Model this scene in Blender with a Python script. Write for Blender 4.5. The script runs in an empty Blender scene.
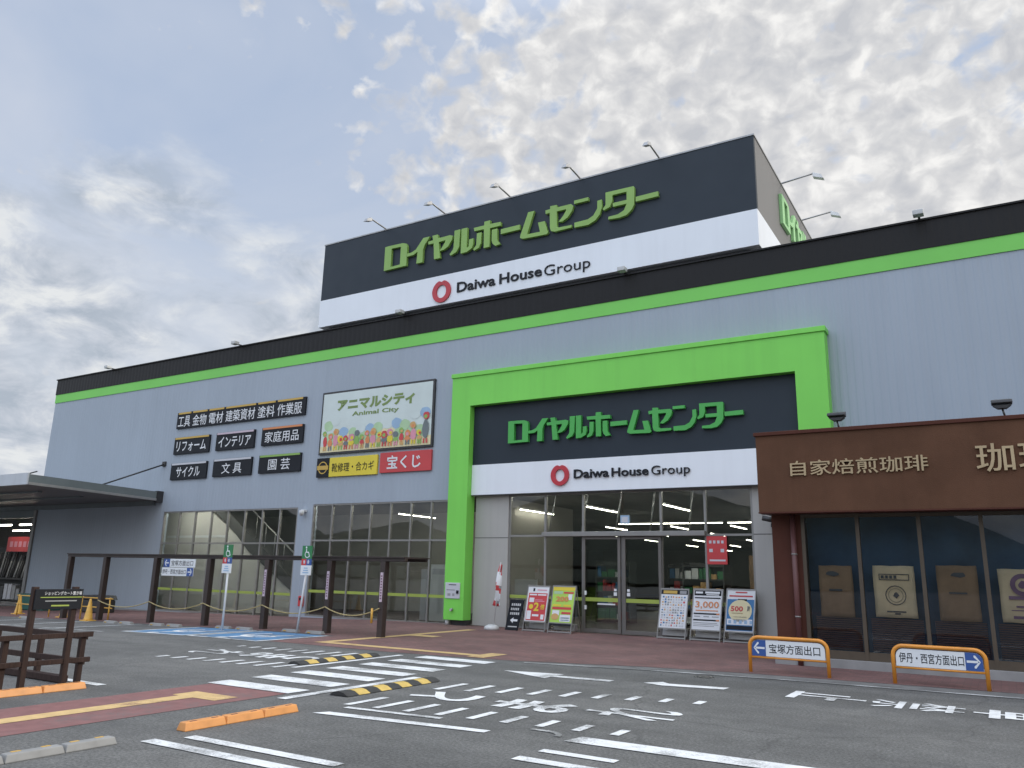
import bpy, bmesh, math, random
from mathutils import Vector, Matrix
random.seed(7)
sc = bpy.context.scene
COL = sc.collection
R = math.radians
D = 22.3            # plane of the shop front

# ---------------------------------------------------------------- materials
def nodes(name):
    m = bpy.data.materials.new(name); m.use_nodes = True
    nt = m.node_tree; nt.nodes.clear()
    out = nt.nodes.new('ShaderNodeOutputMaterial')
    return m, nt, out
def N(nt, t, **kw):
    n = nt.nodes.new(t)
    for k, v in kw.items():
        if k in n.inputs: n.inputs[k].default_value = v
        else: setattr(n, k, v)
    return n
def L(nt, a, b): nt.links.new(a, b)
def rgba(c): return (c[0], c[1], c[2], 1)
def noise(nt, vec, scale, detail=4, rough=.55):
    n = N(nt, 'ShaderNodeTexNoise', Scale=scale, Detail=detail, Roughness=rough); L(nt, vec, n.inputs['Vector']); return n.outputs['Fac']
def ramp(nt, fac, stops):
    r = N(nt, 'ShaderNodeValToRGB'); e = r.color_ramp.elements
    while len(e) < len(stops): e.new(.5)
    for i, (p, c) in enumerate(stops):
        e[i].position = p; e[i].color = rgba(c) if not isinstance(c, (int, float)) else (c, c, c, 1)
    L(nt, fac, r.inputs['Fac']); return r.outputs['Color']
def math_(nt, op, a, b=None, c=None, clamp=False):
    n = N(nt, 'ShaderNodeMath', operation=op, use_clamp=clamp)
    for i, v in enumerate((a, b, c)):
        if v is None: continue
        if isinstance(v, (int, float)): n.inputs[i].default_value = v
        else: L(nt, v, n.inputs[i])
    return n.outputs[0]
def mixc(nt, fac, a, b, mode='MIX'):
    n = N(nt, 'ShaderNodeMix', data_type='RGBA', blend_type=mode)
    for s, v in ((0, fac), (6, a), (7, b)):
        if isinstance(v, (int, float)): n.inputs[s].default_value = v
        elif isinstance(v, tuple): n.inputs[s].default_value = rgba(v)
        else: L(nt, v, n.inputs[s])
    return n.outputs[2]
def coords(nt):
    return N(nt, 'ShaderNodeTexCoord').outputs['Object']

def paint(name, c, rough=.5, var=.12, scale=1.2, metal=0, bump=0, bscale=60, spec=.5, streak=0):
    m, nt, out = nodes(name)
    b = N(nt, 'ShaderNodeBsdfPrincipled', Roughness=rough, Metallic=metal)
    b.inputs['Specular IOR Level'].default_value = spec
    co = coords(nt)
    f = noise(nt, co, scale, 5)
    lo = tuple(x*(1-var) for x in c); hi = tuple(min(1, x*(1+var)) for x in c)
    col = ramp(nt, f, [(.3, lo), (.7, hi)])
    if streak:
        mp = N(nt, 'ShaderNodeMapping'); mp.inputs['Scale'].default_value = (2.5, 2.5, .12); L(nt, co, mp.inputs[0])
        s = noise(nt, mp.outputs[0], 1.6, 5)
        sf = ramp(nt, s, [(.45, 0), (.8, streak)])
        col = mixc(nt, sf, col, tuple(x*.55 for x in c))
    L(nt, col, b.inputs['Base Color'])
    r2 = noise(nt, co, scale*6, 3)
    L(nt, math_(nt, 'MULTIPLY_ADD', r2, .2, rough-.1), b.inputs['Roughness'])
    if bump:
        bn = N(nt, 'ShaderNodeBump', Strength=bump, Distance=.01); L(nt, noise(nt, co, bscale, 3), bn.inputs['Height']); L(nt, bn.outputs[0], b.inputs['Normal'])
    L(nt, b.outputs[0], out.inputs[0]); return m

def emit(name, c, s):
    m, nt, out = nodes(name); e = N(nt, 'ShaderNodeEmission', Strength=s); e.inputs[0].default_value = rgba(c)
    L(nt, e.outputs[0], out.inputs[0]); return m

def glass(name, tint, base=.05, boost=1.0, rough=.012, wave=.02):
    m, nt, out = nodes(name)
    tr = N(nt, 'ShaderNodeBsdfTransparent'); tr.inputs[0].default_value = rgba(tint)
    gl = N(nt, 'ShaderNodeBsdfGlossy', Roughness=rough); gl.inputs[0].default_value = (1, 1, 1, 1)
    co = coords(nt); bn = N(nt, 'ShaderNodeBump', Strength=wave, Distance=.05)
    L(nt, noise(nt, co, .9, 1), bn.inputs['Height']); L(nt, bn.outputs[0], gl.inputs['Normal'])
    fr = N(nt, 'ShaderNodeFresnel', IOR=1.5)
    fac = math_(nt, 'MULTIPLY_ADD', fr.outputs[0], boost, base, clamp=True)
    mx = N(nt, 'ShaderNodeMixShader'); L(nt, fac, mx.inputs[0]); L(nt, tr.outputs[0], mx.inputs[1]); L(nt, gl.outputs[0], mx.inputs[2])
    L(nt, mx.outputs[0], out.inputs[0]); return m

def asphalt():
    m, nt, out = nodes('asphalt'); co = coords(nt)
    b = N(nt, 'ShaderNodeBsdfPrincipled', Roughness=.85); b.inputs['Specular IOR Level'].default_value = .3
    big = noise(nt, co, .35, 6, .6); mid = noise(nt, co, 3.0, 5, .6); fine = noise(nt, co, 32, 4, .75); grit = noise(nt, co, 170, 2, .7)
    c = ramp(nt, big, [(.3, (.1, .101, .099)), (.5, (.124, .125, .122)), (.7, (.147, .147, .142))])
    c = mixc(nt, 1.0, c, ramp(nt, mid, [(.3, .86), (.7, 1.1)]), 'MULTIPLY')
    c = mixc(nt, 1.0, c, ramp(nt, fine, [(.3, .45), (.5, 1.0), (.7, 1.6)]), 'MULTIPLY')
    c = mixc(nt, 1.0, c, ramp(nt, grit, [(.3, .6), (.55, 1.0), (.75, 1.7)]), 'MULTIPLY')
    mp = N(nt, 'ShaderNodeMapping'); mp.inputs['Scale'].default_value = (.12, 1.1, 1); L(nt, co, mp.inputs[0])
    tr = noise(nt, mp.outputs[0], 1.2, 4, .5); c = mixc(nt, 1.0, c, ramp(nt, tr, [(.35, .84), (.6, 1.06)]), 'MULTIPLY')
    sp = N(nt, 'ShaderNodeTexVoronoi', Scale=.9, Randomness=1); L(nt, co, sp.inputs['Vector'])
    sw = N(nt, 'ShaderNodeSeparateColor'); L(nt, sp.outputs['Color'], sw.inputs[0])
    rad = math_(nt, 'MULTIPLY', sw.outputs[0], .11); dd = math_(nt, 'ADD', sp.outputs['Distance'], math_(nt, 'MULTIPLY_ADD', mid, .16, -.08))
    spot = math_(nt, 'MULTIPLY', math_(nt, 'GREATER_THAN', sw.outputs[1], .6), ramp(nt, math_(nt, 'SUBTRACT', rad, dd), [(0, 0), (.06, .5)]))
    c = mixc(nt, spot, c, (.05, .05, .05))
    # oil stains with soft outlines and a few thin cracks
    st = noise(nt, co, .8, 3); c = mixc(nt, ramp(nt, st, [(.58, 0), (.72, .45)]), c, (.075, .076, .077))
    wob = N(nt, 'ShaderNodeVectorMath', operation='ADD'); L(nt, co, wob.inputs[0])
    nz = N(nt, 'ShaderNodeTexNoise', Scale=.7, Detail=4); L(nt, co, nz.inputs['Vector']); L(nt, nz.outputs['Color'], wob.inputs[1])
    vo = N(nt, 'ShaderNodeTexVoronoi', feature='DISTANCE_TO_EDGE', Scale=.16); L(nt, wob.outputs[0], vo.inputs['Vector'])
    c = mixc(nt, ramp(nt, vo.outputs['Distance'], [(0, .4), (.0025, 0)]), c, (.04, .04, .04))
    L(nt, c, b.inputs['Base Color'])
    bn = N(nt, 'ShaderNodeBump', Strength=.5, Distance=.008); L(nt, math_(nt, 'ADD', fine, grit), bn.inputs['Height']); L(nt, bn.outputs[0], b.inputs['Normal'])
    L(nt, b.outputs[0], out.inputs[0]); return m

def road_paint(name, c, wear=.5, under=(.124, .125, .122)):
    m, nt, out = nodes(name); co = coords(nt)
    b = N(nt, 'ShaderNodeBsdfPrincipled', Roughness=.7); b.inputs['Specular IOR Level'].default_value = .3
    n1 = noise(nt, co, 1.3, 5, .6); n2 = noise(nt, co, 45, 4, .75)
    s = math_(nt, 'ADD', math_(nt, 'MULTIPLY', n1, .6), math_(nt, 'MULTIPLY', n2, .4))
    f = ramp(nt, s, [(.62-.27*wear, 0), (.74-.27*wear, .85)])
    tone = ramp(nt, noise(nt, co, 6, 4), [(.3, .8), (.7, 1.05)])
    cc = mixc(nt, 1.0, c, tone, 'MULTIPLY')
    L(nt, mixc(nt, f, cc, under), b.inputs['Base Color'])
    bn = N(nt, 'ShaderNodeBump', Strength=.3, Distance=.005); L(nt, n2, bn.inputs['Height']); L(nt, bn.outputs[0], b.inputs['Normal'])
    L(nt, b.outputs[0], out.inputs[0]); return m

def pavers(name, c1, c2, mortar, bw=.22, bh=.11):
    m, nt, out = nodes(name); co = coords(nt)
    b = N(nt, 'ShaderNodeBsdfPrincipled', Roughness=.8); b.inputs['Specular IOR Level'].default_value = .3
    br = N(nt, 'ShaderNodeTexBrick', Scale=1.0); br.inputs['Brick Width'].default_value = bw; br.inputs['Row Height'].default_value = bh
    br.inputs['Mortar Size'].default_value = .006; br.inputs['Mortar Smooth'].default_value = .3
    br.inputs['Color1'].default_value = rgba(c1); br.inputs['Color2'].default_value = rgba(c2); br.inputs['Mortar'].default_value = rgba(mortar)
    L(nt, co, br.inputs['Vector'])
    c = mixc(nt, 1.0, br.outputs['Color'], ramp(nt, noise(nt, co, .8, 6), [(.3, .75), (.7, 1.2)]), 'MULTIPLY')
    c = mixc(nt, 1.0, c, ramp(nt, noise(nt, co, 60, 3), [(.3, .8), (.7, 1.2)]), 'MULTIPLY')
    L(nt, c, b.inputs['Base Color'])
    bn = N(nt, 'ShaderNodeBump', Strength=.4, Distance=.004); L(nt, math_(nt, 'SUBTRACT', 1, br.outputs['Fac']), bn.inputs['Height']); L(nt, bn.outputs[0], b.inputs['Normal'])
    L(nt, b.outputs[0], out.inputs[0]); return m

def siding(name, c, pitch=.2, strength=.5, spec=.5):
    m, nt, out = nodes(name); co = coords(nt)
    b = N(nt, 'ShaderNodeBsdfPrincipled', Roughness=.5); b.inputs['Specular IOR Level'].default_value = spec
    sx = N(nt, 'ShaderNodeSeparateXYZ'); L(nt, co, sx.inputs[0])
    # trapezoid ribs along x
    ph = math_(nt, 'FRACT', math_(nt, 'MULTIPLY', sx.outputs[0], 1/pitch))
    tri = math_(nt, 'ABSOLUTE', math_(nt, 'SUBTRACT', ph, .5))
    rib = math_(nt, 'MULTIPLY', math_(nt, 'SUBTRACT', tri, .14), 6, clamp=True)
    mp = N(nt, 'ShaderNodeMapping'); mp.inputs['Scale'].default_value = (1.6, 1.6, .1); L(nt, co, mp.inputs[0])
    st = noise(nt, mp.outputs[0], 1.5, 6, .6)
    col = ramp(nt, noise(nt, co, .18, 4), [(.3, tuple(x*.95 for x in c)), (.7, tuple(x*1.05 for x in c))])
    col = mixc(nt, ramp(nt, st, [(.48, 0), (.78, .2)]), col, tuple(x*.74 for x in c))
    cells = N(nt, 'ShaderNodeTexWhiteNoise', noise_dimensions='1D'); L(nt, math_(nt, 'FLOOR', math_(nt, 'MULTIPLY', sx.outputs[0], 1/.8)), cells.inputs['W'])
    col = mixc(nt, 1.0, col, ramp(nt, cells.outputs['Value'], [(0, .985), (1, 1.015)]), 'MULTIPLY')
    L(nt, col, b.inputs['Base Color'])
    bn = N(nt, 'ShaderNodeBump', Strength=strength, Distance=.02); L(nt, rib, bn.inputs['Height']); L(nt, bn.outputs[0], b.inputs['Normal'])
    L(nt, b.outputs[0], out.inputs[0]); return m

def grain(name, c):
    m, nt, out = nodes(name); co = coords(nt)
    b = N(nt, 'ShaderNodeBsdfPrincipled', Roughness=.75); b.inputs['Specular IOR Level'].default_value = .25
    mp = N(nt, 'ShaderNodeMapping'); mp.inputs['Scale'].default_value = (14, 14, 1.5); L(nt, co, mp.inputs[0])
    col = ramp(nt, noise(nt, mp.outputs[0], 3, 6, .65), [(.3, tuple(x*.6 for x in c)), (.7, tuple(x*1.35 for x in c))])
    L(nt, col, b.inputs['Base Color'])
    bn = N(nt, 'ShaderNodeBump', Strength=.25, Distance=.01); L(nt, noise(nt, mp.outputs[0], 6, 3), bn.inputs['Height']); L(nt, bn.outputs[0], b.inputs['Normal'])
    L(nt, b.outputs[0], out.inputs[0]); return m

M = {}
M['asphalt'] = asphalt()
M['white_line'] = road_paint('white_line', (.7, .72, .73), .48)
M['faded_line'] = road_paint('faded_line', (.55, .56, .56), .8)
M['blue_bay'] = road_paint('blue_bay', (.09, .23, .42), .55)
M['tan_line'] = road_paint('tan_line', (.58, .41, .19), .35, (.2, .1, .08))
M['red_walk'] = road_paint('red_walk', (.215, .105, .1), .35)
M['pavers'] = pavers('pavers', (.205, .108, .1), (.15, .09, .086), (.105, .078, .074))
M['gutter'] = paint('gutter', (.135, .136, .134), .85, .25, 3, bump=.4)
M['siding'] = siding('siding', (.34, .392, .455), .2, .35)
M['black_band'] = siding('dark_cladding', (.017, .0165, .017), .25, .3, spec=.2)
M['green'] = paint('green_panel', (.205, .66, .095), .5, .05, .4, streak=.15)
M['green_band'] = paint('green_band_paint', (.19, .6, .1), .5, .05, .4)
M['navy'] = paint('navy_panel', (.022, .032, .044), .5, .1, .3, spec=.3)
M['side_lit_grey'] = siding('billboard_side_lit_panel', (.16, .155, .15), .3, .25)  # dark billboard panel greyed: bright sky and sun put into the side's colour
M['white_panel'] = paint('white_panel', (.79, .83, .88), .4, .03, .4, streak=.1)
M['letter_green'] = paint('letter_green', (.25, .43, .1), .45, .06)
M['letter_green_sunlit'] = paint('letter_green_sunlit', (.32, .62, .27), .45, .06)  # same letter green, lightened to carry the sun glare on the side
M['letter_green_dark'] = paint('letter_green_dark', (.065, .39, .075), .4, .06)
M['ink'] = paint('ink', (.012, .014, .019), .55, .1, spec=.25)
M['red_logo'] = paint('red_logo', (.47, .03, .045), .4, .08)
M['door_frame'] = paint('door_frame_grey', (.15, .14, .13), .5, .08, 3, metal=.2)
M['alu'] = paint('aluminium_frame', (.26, .255, .245), .45, .08, 3, metal=.4)
M['bronze'] = paint('bronze_frame', (.085, .065, .045), .5, .1, 3, metal=.1)
M['dark_metal'] = paint('dark_metal', (.05, .05, .052), .45, .15, 4, metal=.4)
M['grey_metal'] = paint('grey_metal', (.34, .34, .34), .45, .12, 4, metal=.5)
M['beige_panel'] = paint('beige_panel', (.4, .39, .37), .5, .05, .5, streak=.2)
M['glass'] = glass('window_glass', (.62, .66, .64), .05, 1.0)
M['door_glass'] = glass('door_glass', (.6, .64, .62), .05, 1.0)
M['shop_glass'] = glass('cafe_glass', (.85, .9, .94), .015, .9)
M['navy_reflection'] = paint('navy_reflection', (.024, .06, .105), .8, .3, 1.5)  # dark reflections of the cafe glass put into the back wall's colour
M['stripe'] = paint('lime_stripe', (.32, .4, .075), .5, .08)
M['brown_wood'] = grain('dark_brown_timber', (.04, .024, .02))
M['brown_post'] = paint('brown_post_paint', (.04, .028, .025), .5, .2, 3, streak=.3)
M['cafe_brown'] = paint('cafe_brown_stucco', (.112, .056, .034), .85, .14, 1.2, bump=.35, bscale=45, streak=.25, spec=.15)
M['cafe_red'] = paint('cafe_red_brown', (.085, .03, .02), .7, .12, 1.5, streak=.2, spec=.2)
M['pipe_brown'] = paint('pipe_brown', (.12, .05, .048), .45, .1)
M['gold'] = paint('gold_letter', (.42, .32, .19), .45, .1, metal=.2)
M['concrete'] = paint('concrete', (.25, .25, .245), .85, .2, 3, bump=.5, bscale=40, streak=.3)
M['plinth'] = paint('plinth_mortar', (.27, .268, .265), .8, .15, 2, bump=.3)
M['orange'] = paint('orange_plastic', (.62, .27, .08), .45, .15, 5, streak=.3)
M['orange_steel'] = paint('orange_steel', (.68, .27, .035), .35, .1, 5, streak=.25)
M['yellow'] = paint('yellow_plastic', (.66, .38, .07), .45, .15, 5, streak=.25)
M['rubber'] = paint('black_rubber', (.03, .03, .03), .75, .25, 8, bump=.3)
M['yellow_rubber'] = paint('yellow_rubber', (.52, .37, .1), .6, .2, 8, streak=.3)
M['grey_rubber'] = paint('grey_kerb_plastic', (.24, .24, .235), .6, .15, 5, streak=.3)
M['reflector'] = paint('amber_reflector', (.6, .36, .06), .3, .1)
M['rope'] = paint('rope_yellow', (.4, .33, .16), .8, .25, 20)
M['white'] = paint('white_paint', (.72, .74, .76), .4, .05, 2)
M['dirty_white'] = paint('dirty_white', (.55, .56, .56), .5, .15, 3, streak=.3)
M['sign_blue'] = paint('sign_blue', (.035, .09, .3), .4, .06)
M['sign_green'] = paint('sign_green', (.03, .19, .07), .4, .08)
M['sign_red'] = paint('sign_red', (.55, .055, .06), .4, .08)
M['sign_yellow'] = paint('sign_yellow', (.72, .58, .045), .4, .05)
M['sign_orange'] = paint('sign_orange', (.65, .24, .09), .4, .05)
M['amber'] = paint('amber_strip', (.55, .36, .07), .4, .05)
M['pale'] = paint('pale_strip', (.55, .56, .6), .4, .05)
M['pink'] = paint('pale_pink_strip', (.55, .45, .52), .4, .05)
M['lime'] = paint('lime_print', (.42, .65, .1), .4, .1)
M['sky_print'] = paint('pale_blue_print', (.6, .68, .66), .4, .08, .8)
M['cream'] = paint('cream_print', (.72, .65, .4), .4, .06)
M['dk_green_print'] = paint('leaf_green_print', (.17, .25, .07), .4, .15)
M['light_green_print'] = paint('light_green_print', (.42, .6, .36), .4, .15)
M['pink_print'] = paint('pink_print', (.65, .28, .36), .4, .1)
M['tan_print'] = paint('tan_print', (.6, .36, .14), .4, .1)
M['blue_print'] = paint('blue_print', (.035, .17, .38), .4, .1)
M['mid_blue_print'] = paint('mid_blue_print', (.3, .45, .62), .4, .1)
M['purple_print'] = paint('purple_print', (.16, .07, .13), .5, .2, 8)
M['grey_print'] = paint('grey_print', (.3, .31, .32), .5, .1)
M['canopy_white'] = paint('canopy_white', (.5, .53, .57), .5, .06, .6, streak=.2)
M['canopy_dark'] = paint('canopy_steel', (.15, .18, .19), .45, .1, 1, streak=.2)
M['soffit'] = siding('soffit_deck', (.16, .16, .165), .35, .4)
M['inside_wall'] = paint('interior_wall', (.36, .35, .325), .8, .1, .5)
M['inside_ceiling'] = paint('interior_ceiling', (.12, .12, .115), .8, .1, .5)
M['inside_floor'] = paint('interior_floor', (.22, .21, .2), .35, .1, .5)
M['inside_pale'] = paint('interior_pale_wall', (.6, .585, .545), .7, .06, .6)
M['shelf'] = paint('shelf_dark', (.06, .06, .06), .6, .2)
M['fill_tube'] = emit('fill_tube', (1, .96, .86), 42)  # strong glow of the added, unseen interior tubes
M['tube'] = emit('fluorescent_tube', (1, .93, .78), 16)
M['bag'] = paint('jute_tan', (.28, .17, .09), .9, .15, 3, bump=.5, bscale=90)
M['bag_pale'] = paint('jute_pale', (.68, .52, .31), .9, .12, 3, bump=.5, bscale=90)
M['louver'] = paint('dark_louver', (.24, .15, .14), .6, .15)
M['teal'] = paint('teal_bin', (.01, .1, .08), .5, .15)
M['hill'] = paint('hill_forest', (.05, .062, .05), .9, .5, .08)
M['lens'] = paint('lamp_lens', (.6, .6, .58), .15, .03)

# ---------------------------------------------------------------- mesh helpers
_tc = {}
def text_data(body, bold=0, depth=0, res=2):
    k = (body, bold, depth, res)
    if k in _tc: return _tc[k]
    c = bpy.data.curves.new('tmp', 'FONT'); c.body = body; c.resolution_u = res; c.offset = bold; c.extrude = depth
    o = bpy.data.objects.new('tmp', c); COL.objects.link(o)
    dg = bpy.context.evaluated_depsgraph_get()
    me = bpy.data.meshes.new_from_object(o.evaluated_get(dg))
    V = [tuple(v.co) for v in me.vertices]; F = [tuple(p.vertices) for p in me.polygons]
    bpy.data.objects.remove(o); bpy.data.curves.remove(c); bpy.data.meshes.remove(me)
    xs = [v[0] for v in V]; ys = [v[1] for v in V]
    _tc[k] = (V, F, min(xs), max(xs), min(ys), max(ys)); return _tc[k]

def curve_fill(loops, depth):
    """2-D outline with optional holes, extruded: returns verts, faces in the local xy plane"""
    c = bpy.data.curves.new('tmp', 'CURVE'); c.dimensions = '2D'; c.fill_mode = 'BOTH'; c.extrude = depth
    for lp in loops:
        s = c.splines.new('POLY'); s.points.add(len(lp)-1); s.use_cyclic_u = True
        for p, q in zip(s.points, lp): p.co = (q[0], q[1], 0, 1)
    o = bpy.data.objects.new('tmp', c); COL.objects.link(o)
    dg = bpy.context.evaluated_depsgraph_get()
    me = bpy.data.meshes.new_from_object(o.evaluated_get(dg))
    V = [tuple(v.co) for v in me.vertices]; F = [tuple(p.vertices) for p in me.polygons]
    bpy.data.objects.remove(o); bpy.data.curves.remove(c); bpy.data.meshes.remove(me)
    return V, F

def wloc(o):
    v = Vector((0, 0, 0))
    while o is not None: v += o.location; o = o.parent
    return v

class MB:
    def __init__(s): s.v = []; s.f = []; s.mi = []; s.m = 0; s.sm = []
    def add(s, V, F, smooth=False):
        b = len(s.v); s.v += [tuple(p) for p in V]
        for f in F: s.f.append(tuple(i+b for i in f)); s.mi.append(s.m); s.sm.append(smooth)
        return s
    def box(s, x0, x1, y0, y1, z0, z1):
        V = [(x0,y0,z0),(x1,y0,z0),(x1,y1,z0),(x0,y1,z0),(x0,y0,z1),(x1,y0,z1),(x1,y1,z1),(x0,y1,z1)]
        return s.add(V, [(0,3,2,1),(4,5,6,7),(0,1,5,4),(1,2,6,5),(2,3,7,6),(3,0,4,7)])
    def hexa(s, b, t):           # four bottom corners, four top corners, counter-clockwise from above
        return s.add(list(b)+list(t), [(0,3,2,1),(4,5,6,7),(0,1,5,4),(1,2,6,5),(2,3,7,6),(3,0,4,7)])
    def poly(s, pts): return s.add(pts, [tuple(range(len(pts)))])
    def rect(s, x0, x1, z0, z1, y): return s.poly([(x0,y,z0),(x1,y,z0),(x1,y,z1),(x0,y,z1)])
    def prism(s, pts, y0, y1):   # outline in xz, counter-clockwise seen from -y
        n = len(pts); V = [(p[0], y0, p[1]) for p in pts]+[(p[0], y1, p[1]) for p in pts]
        F = [tuple(range(n)), tuple(range(2*n-1, n-1, -1))]+[(i, i+n, (i+1) % n+n, (i+1) % n) for i in range(n)]
        return s.add(V, F)
    def tube(s, pts, r, n=10, cap=True, smooth=True):
        pts = [Vector(p) for p in pts]; rs = r if isinstance(r, (list, tuple)) else [r]*len(pts)
        V = []; prev = None
        for i, p in enumerate(pts):
            t = (pts[min(i+1, len(pts)-1)]-pts[max(i-1, 0)]).normalized()
            a = prev if prev is not None else (Vector((0,0,1)) if abs(t.z) < .9 else Vector((1,0,0)))
            u = (a-t*a.dot(t)).normalized(); w = t.cross(u); prev = u
            for k in range(n):
                q = 2*math.pi*k/n; V.append(p+(u*math.cos(q)+w*math.sin(q))*rs[i])
        F = []
        for i in range(len(pts)-1):
            for k in range(n): F.append((i*n+k, i*n+(k+1) % n, (i+1)*n+(k+1) % n, (i+1)*n+k))
        s.add(V, F, smooth)
        if cap:
            b = len(s.v)-len(V); s.f += [tuple(b+k for k in range(n-1, -1, -1)), tuple(b+(len(pts)-1)*n+k for k in range(n))]; s.mi += [s.m]*2; s.sm += [False]*2
        return s
    def text(s, body, cx, cz, y, w, h=None, bold=0, depth=0, res=2, mode='front'):
        V, F, x0, x1, y0, y1 = text_data(body, bold, 0 if not depth else .05, res)
        sx = w/(x1-x0); sy = h/(y1-y0) if h else sx; P = []
        for a, b, c in V:
            tx = (a-(x0+x1)/2)*sx; ty = (b-(y0+y1)/2)*sy; tz = (c/.05*depth if depth else 0)
            P.append((cx+tx, y-tz, cz+ty) if mode == 'front' else (y+tz, cx+tx, cz+ty))
        return s.add(P, F)
    def build(s, name, mats, parent=None, smooth=False, bevel=0):
        me = bpy.data.meshes.new(name); off = wloc(parent) if parent else Vector((0,0,0))
        me.from_pydata([tuple(Vector(p)-off) for p in s.v], [], s.f)
        for m in (mats if isinstance(mats, (list, tuple)) else [mats]): me.materials.append(M[m])
        for p, i, q in zip(me.polygons, s.mi, s.sm): p.material_index = i; p.use_smooth = q or smooth
        o = bpy.data.objects.new(name, me); COL.objects.link(o); o.parent = parent
        if bevel:
            b = o.modifiers.new('bevel', 'BEVEL'); b.width = bevel; b.segments = 2; b.limit_method = 'ANGLE'
        return o

def thing(name, label, cat, loc=(0,0,0), group=None):
    o = bpy.data.objects.new(name, None); COL.objects.link(o); o.location = loc; o.empty_display_size = .2
    return tag(o, label, cat, group)
def tag(o, label, cat, group=None):
    o['label'] = label; o['category'] = cat
    if group: o['group'] = group
    return o
def structure(o): o['kind'] = 'structure'; return o
def dup(root, loc, label=None, group=None):
    r = root.copy(); COL.objects.link(r); r.location = loc
    if label: r['label'] = label
    if group: r['group'] = group
    def rec(a, b):
        for ch in list(a.children):
            c = ch.copy(); COL.objects.link(c); c.parent = b; rec(ch, c)
    rec(root, r); return r
def arc(cx, cz, r, a0, a1, n=8): return [(cx+r*math.cos(R(a0+(a1-a0)*i/n)), cz+r*math.sin(R(a0+(a1-a0)*i/n))) for i in range(n+1)]

# ---------------------------------------------------------------- ground
def zg(x):
    t = max(0, -(x+16)); t = min(t, 44)
    return -.018*t*t/(t+2)
def lay(name, polys, mats, z=.004, mi=None):
    """flat sheets lying on the ground z above it, cut where the ground bends"""
    bm = bmesh.new()
    for k, p in enumerate(polys):
        f = bm.faces.new([bm.verts.new((q[0], q[1], 0)) for q in p]); f.material_index = mi[k] if mi else 0
    xs = [v.co.x for v in bm.verts]; lo, hi = min(xs), max(xs); x = -16.0
    while x > max(lo, -60):
        if x < hi: bmesh.ops.bisect_plane(bm, geom=bm.verts[:]+bm.edges[:]+bm.faces[:], plane_co=(x, 0, 0), plane_no=(1, 0, 0))
        x -= .5
    bmesh.ops.recalc_face_normals(bm, faces=bm.faces)
    for f in bm.faces:
        if f.normal.z < 0: f.normal_flip()
    for v in bm.verts: v.co.z = zg(v.co.x)+z
    me = bpy.data.meshes.new(name); bm.to_mesh(me); bm.free()
    for m in (mats if isinstance(mats, (list, tuple)) else [mats]): me.materials.append(M[m])
    o = bpy.data.objects.new(name, me); COL.objects.link(o); return structure(o)
def strip(a, b, w):
    a = Vector(a); b = Vector(b); d = (b-a).normalized(); n = Vector((-d.y, d.x))*w/2
    return [tuple(a-n), tuple(b-n), tuple(b+n), tuple(a+n)]
def rct(x0, x1, y0, y1): return [(x0,y0),(x1,y0),(x1,y1),(x0,y1)]
def glyph(ch, cx, cy, w, h, up, wt=.028):
    V, F, x0, x1, y0, y1 = text_data(ch, wt, 0, 3)
    rt = (up[1], -up[0]); out = []
    for f in F:
        p = []
        for i in f:
            a = (V[i][0]-(x0+x1)/2)*w/(x1-x0); b = (V[i][1]-(y0+y1)/2)*h/(y1-y0)
            p.append((cx+rt[0]*a+up[0]*b, cy+rt[1]*a+up[1]*b))
        out.append(p)
    return out

lay('asphalt_ground', [rct(-420, 420, -420, 520)], 'asphalt', 0)
lay('brick_pavement', [[(-14.9, 13.68), (-11, 13.66), (-8.6, 13.98), (-6, 14.85), (-4.1, 15.2), (0, 15.5), (30, 17), (30, 22.35), (-14.9, 22.35)], rct(-41.8, -14.9, 15.95, 22.35)], 'pavers', .004)
lay('gutter_strip', [[(-8.1, 13.94), (-5.87, 14.4), (-3.56, 14.72), (.07, 14.92), (30, 16.4), (30, 16.95), (0, 15.46), (-4.1, 15.16), (-6, 14.81)]], 'gutter', .004)
ed = [(-8.06, 13.86), (-5.87, 14.33), (-3.56, 14.64), (.07, 14.84), (30, 16.3)]
lay('road_edge_line', [strip(a, b, .1) for a, b in zip(ed, ed[1:])], 'faded_line', .008)
lay('red_walkway', [rct(-10.05, -8.5, -12, 8.2)], 'red_walk', .004)
lay('walkway_guide_line', [rct(-9.42, -9.14, -12, 7.2), rct(-9.55, -8.72, 7.2, 7.58)], 'tan_line', .008)
lay('entrance_guide_line', [rct(-13.95, -13.65, 14.5, 20.6), rct(-13.95, -9.5, 14.2, 14.5), rct(-9.5, -9.1, 14.0, 14.95), rct(-13.65, -12.9, 17.4, 17.85)], 'tan_line', .009)
lay('crosswalk', [rct(-10.15, -8.48, 8.22+.815*i, 8.22+.815*i+.41) for i in range(7)], 'white_line', .0085)
lay('speed_bump_line', [rct(-10.68, -10.55, 10.35, 13.3), [(-8.3, 7.85), (-8.14, 7.85), (-8.14, 10.75), (-8.3, 10.75)]], 'white_line', .008)
P = []
for i in range(9):
    x = -7.2+.435*i; cy = 10.24+.27*(x+7.2); h = .78-.06*i; P.append(rct(x-.058, x+.058, cy-h/2, cy+h/2))
for i in range(9):
    x = -7.25+.44*i; h = .78-.055*i; P.append(rct(x-.055, x+.055, 8.42+.012*i-h/2, 8.42+.012*i+h/2))
for i in range(8):
    x = -13.7+.4*i; h = .27+.065*i; cy = 10.02+.07*i; P.append(rct(x-.06, x+.06, cy-h/2, cy+h/2))
for i in range(9):
    x = -14.28+.4*i; h = .22+.075*i; cy = 12.36+.03*i; P.append(rct(x-.06, x+.06, cy-h/2, cy+h/2))
lay('slowing_marks', P, 'white_line', .008)
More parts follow.
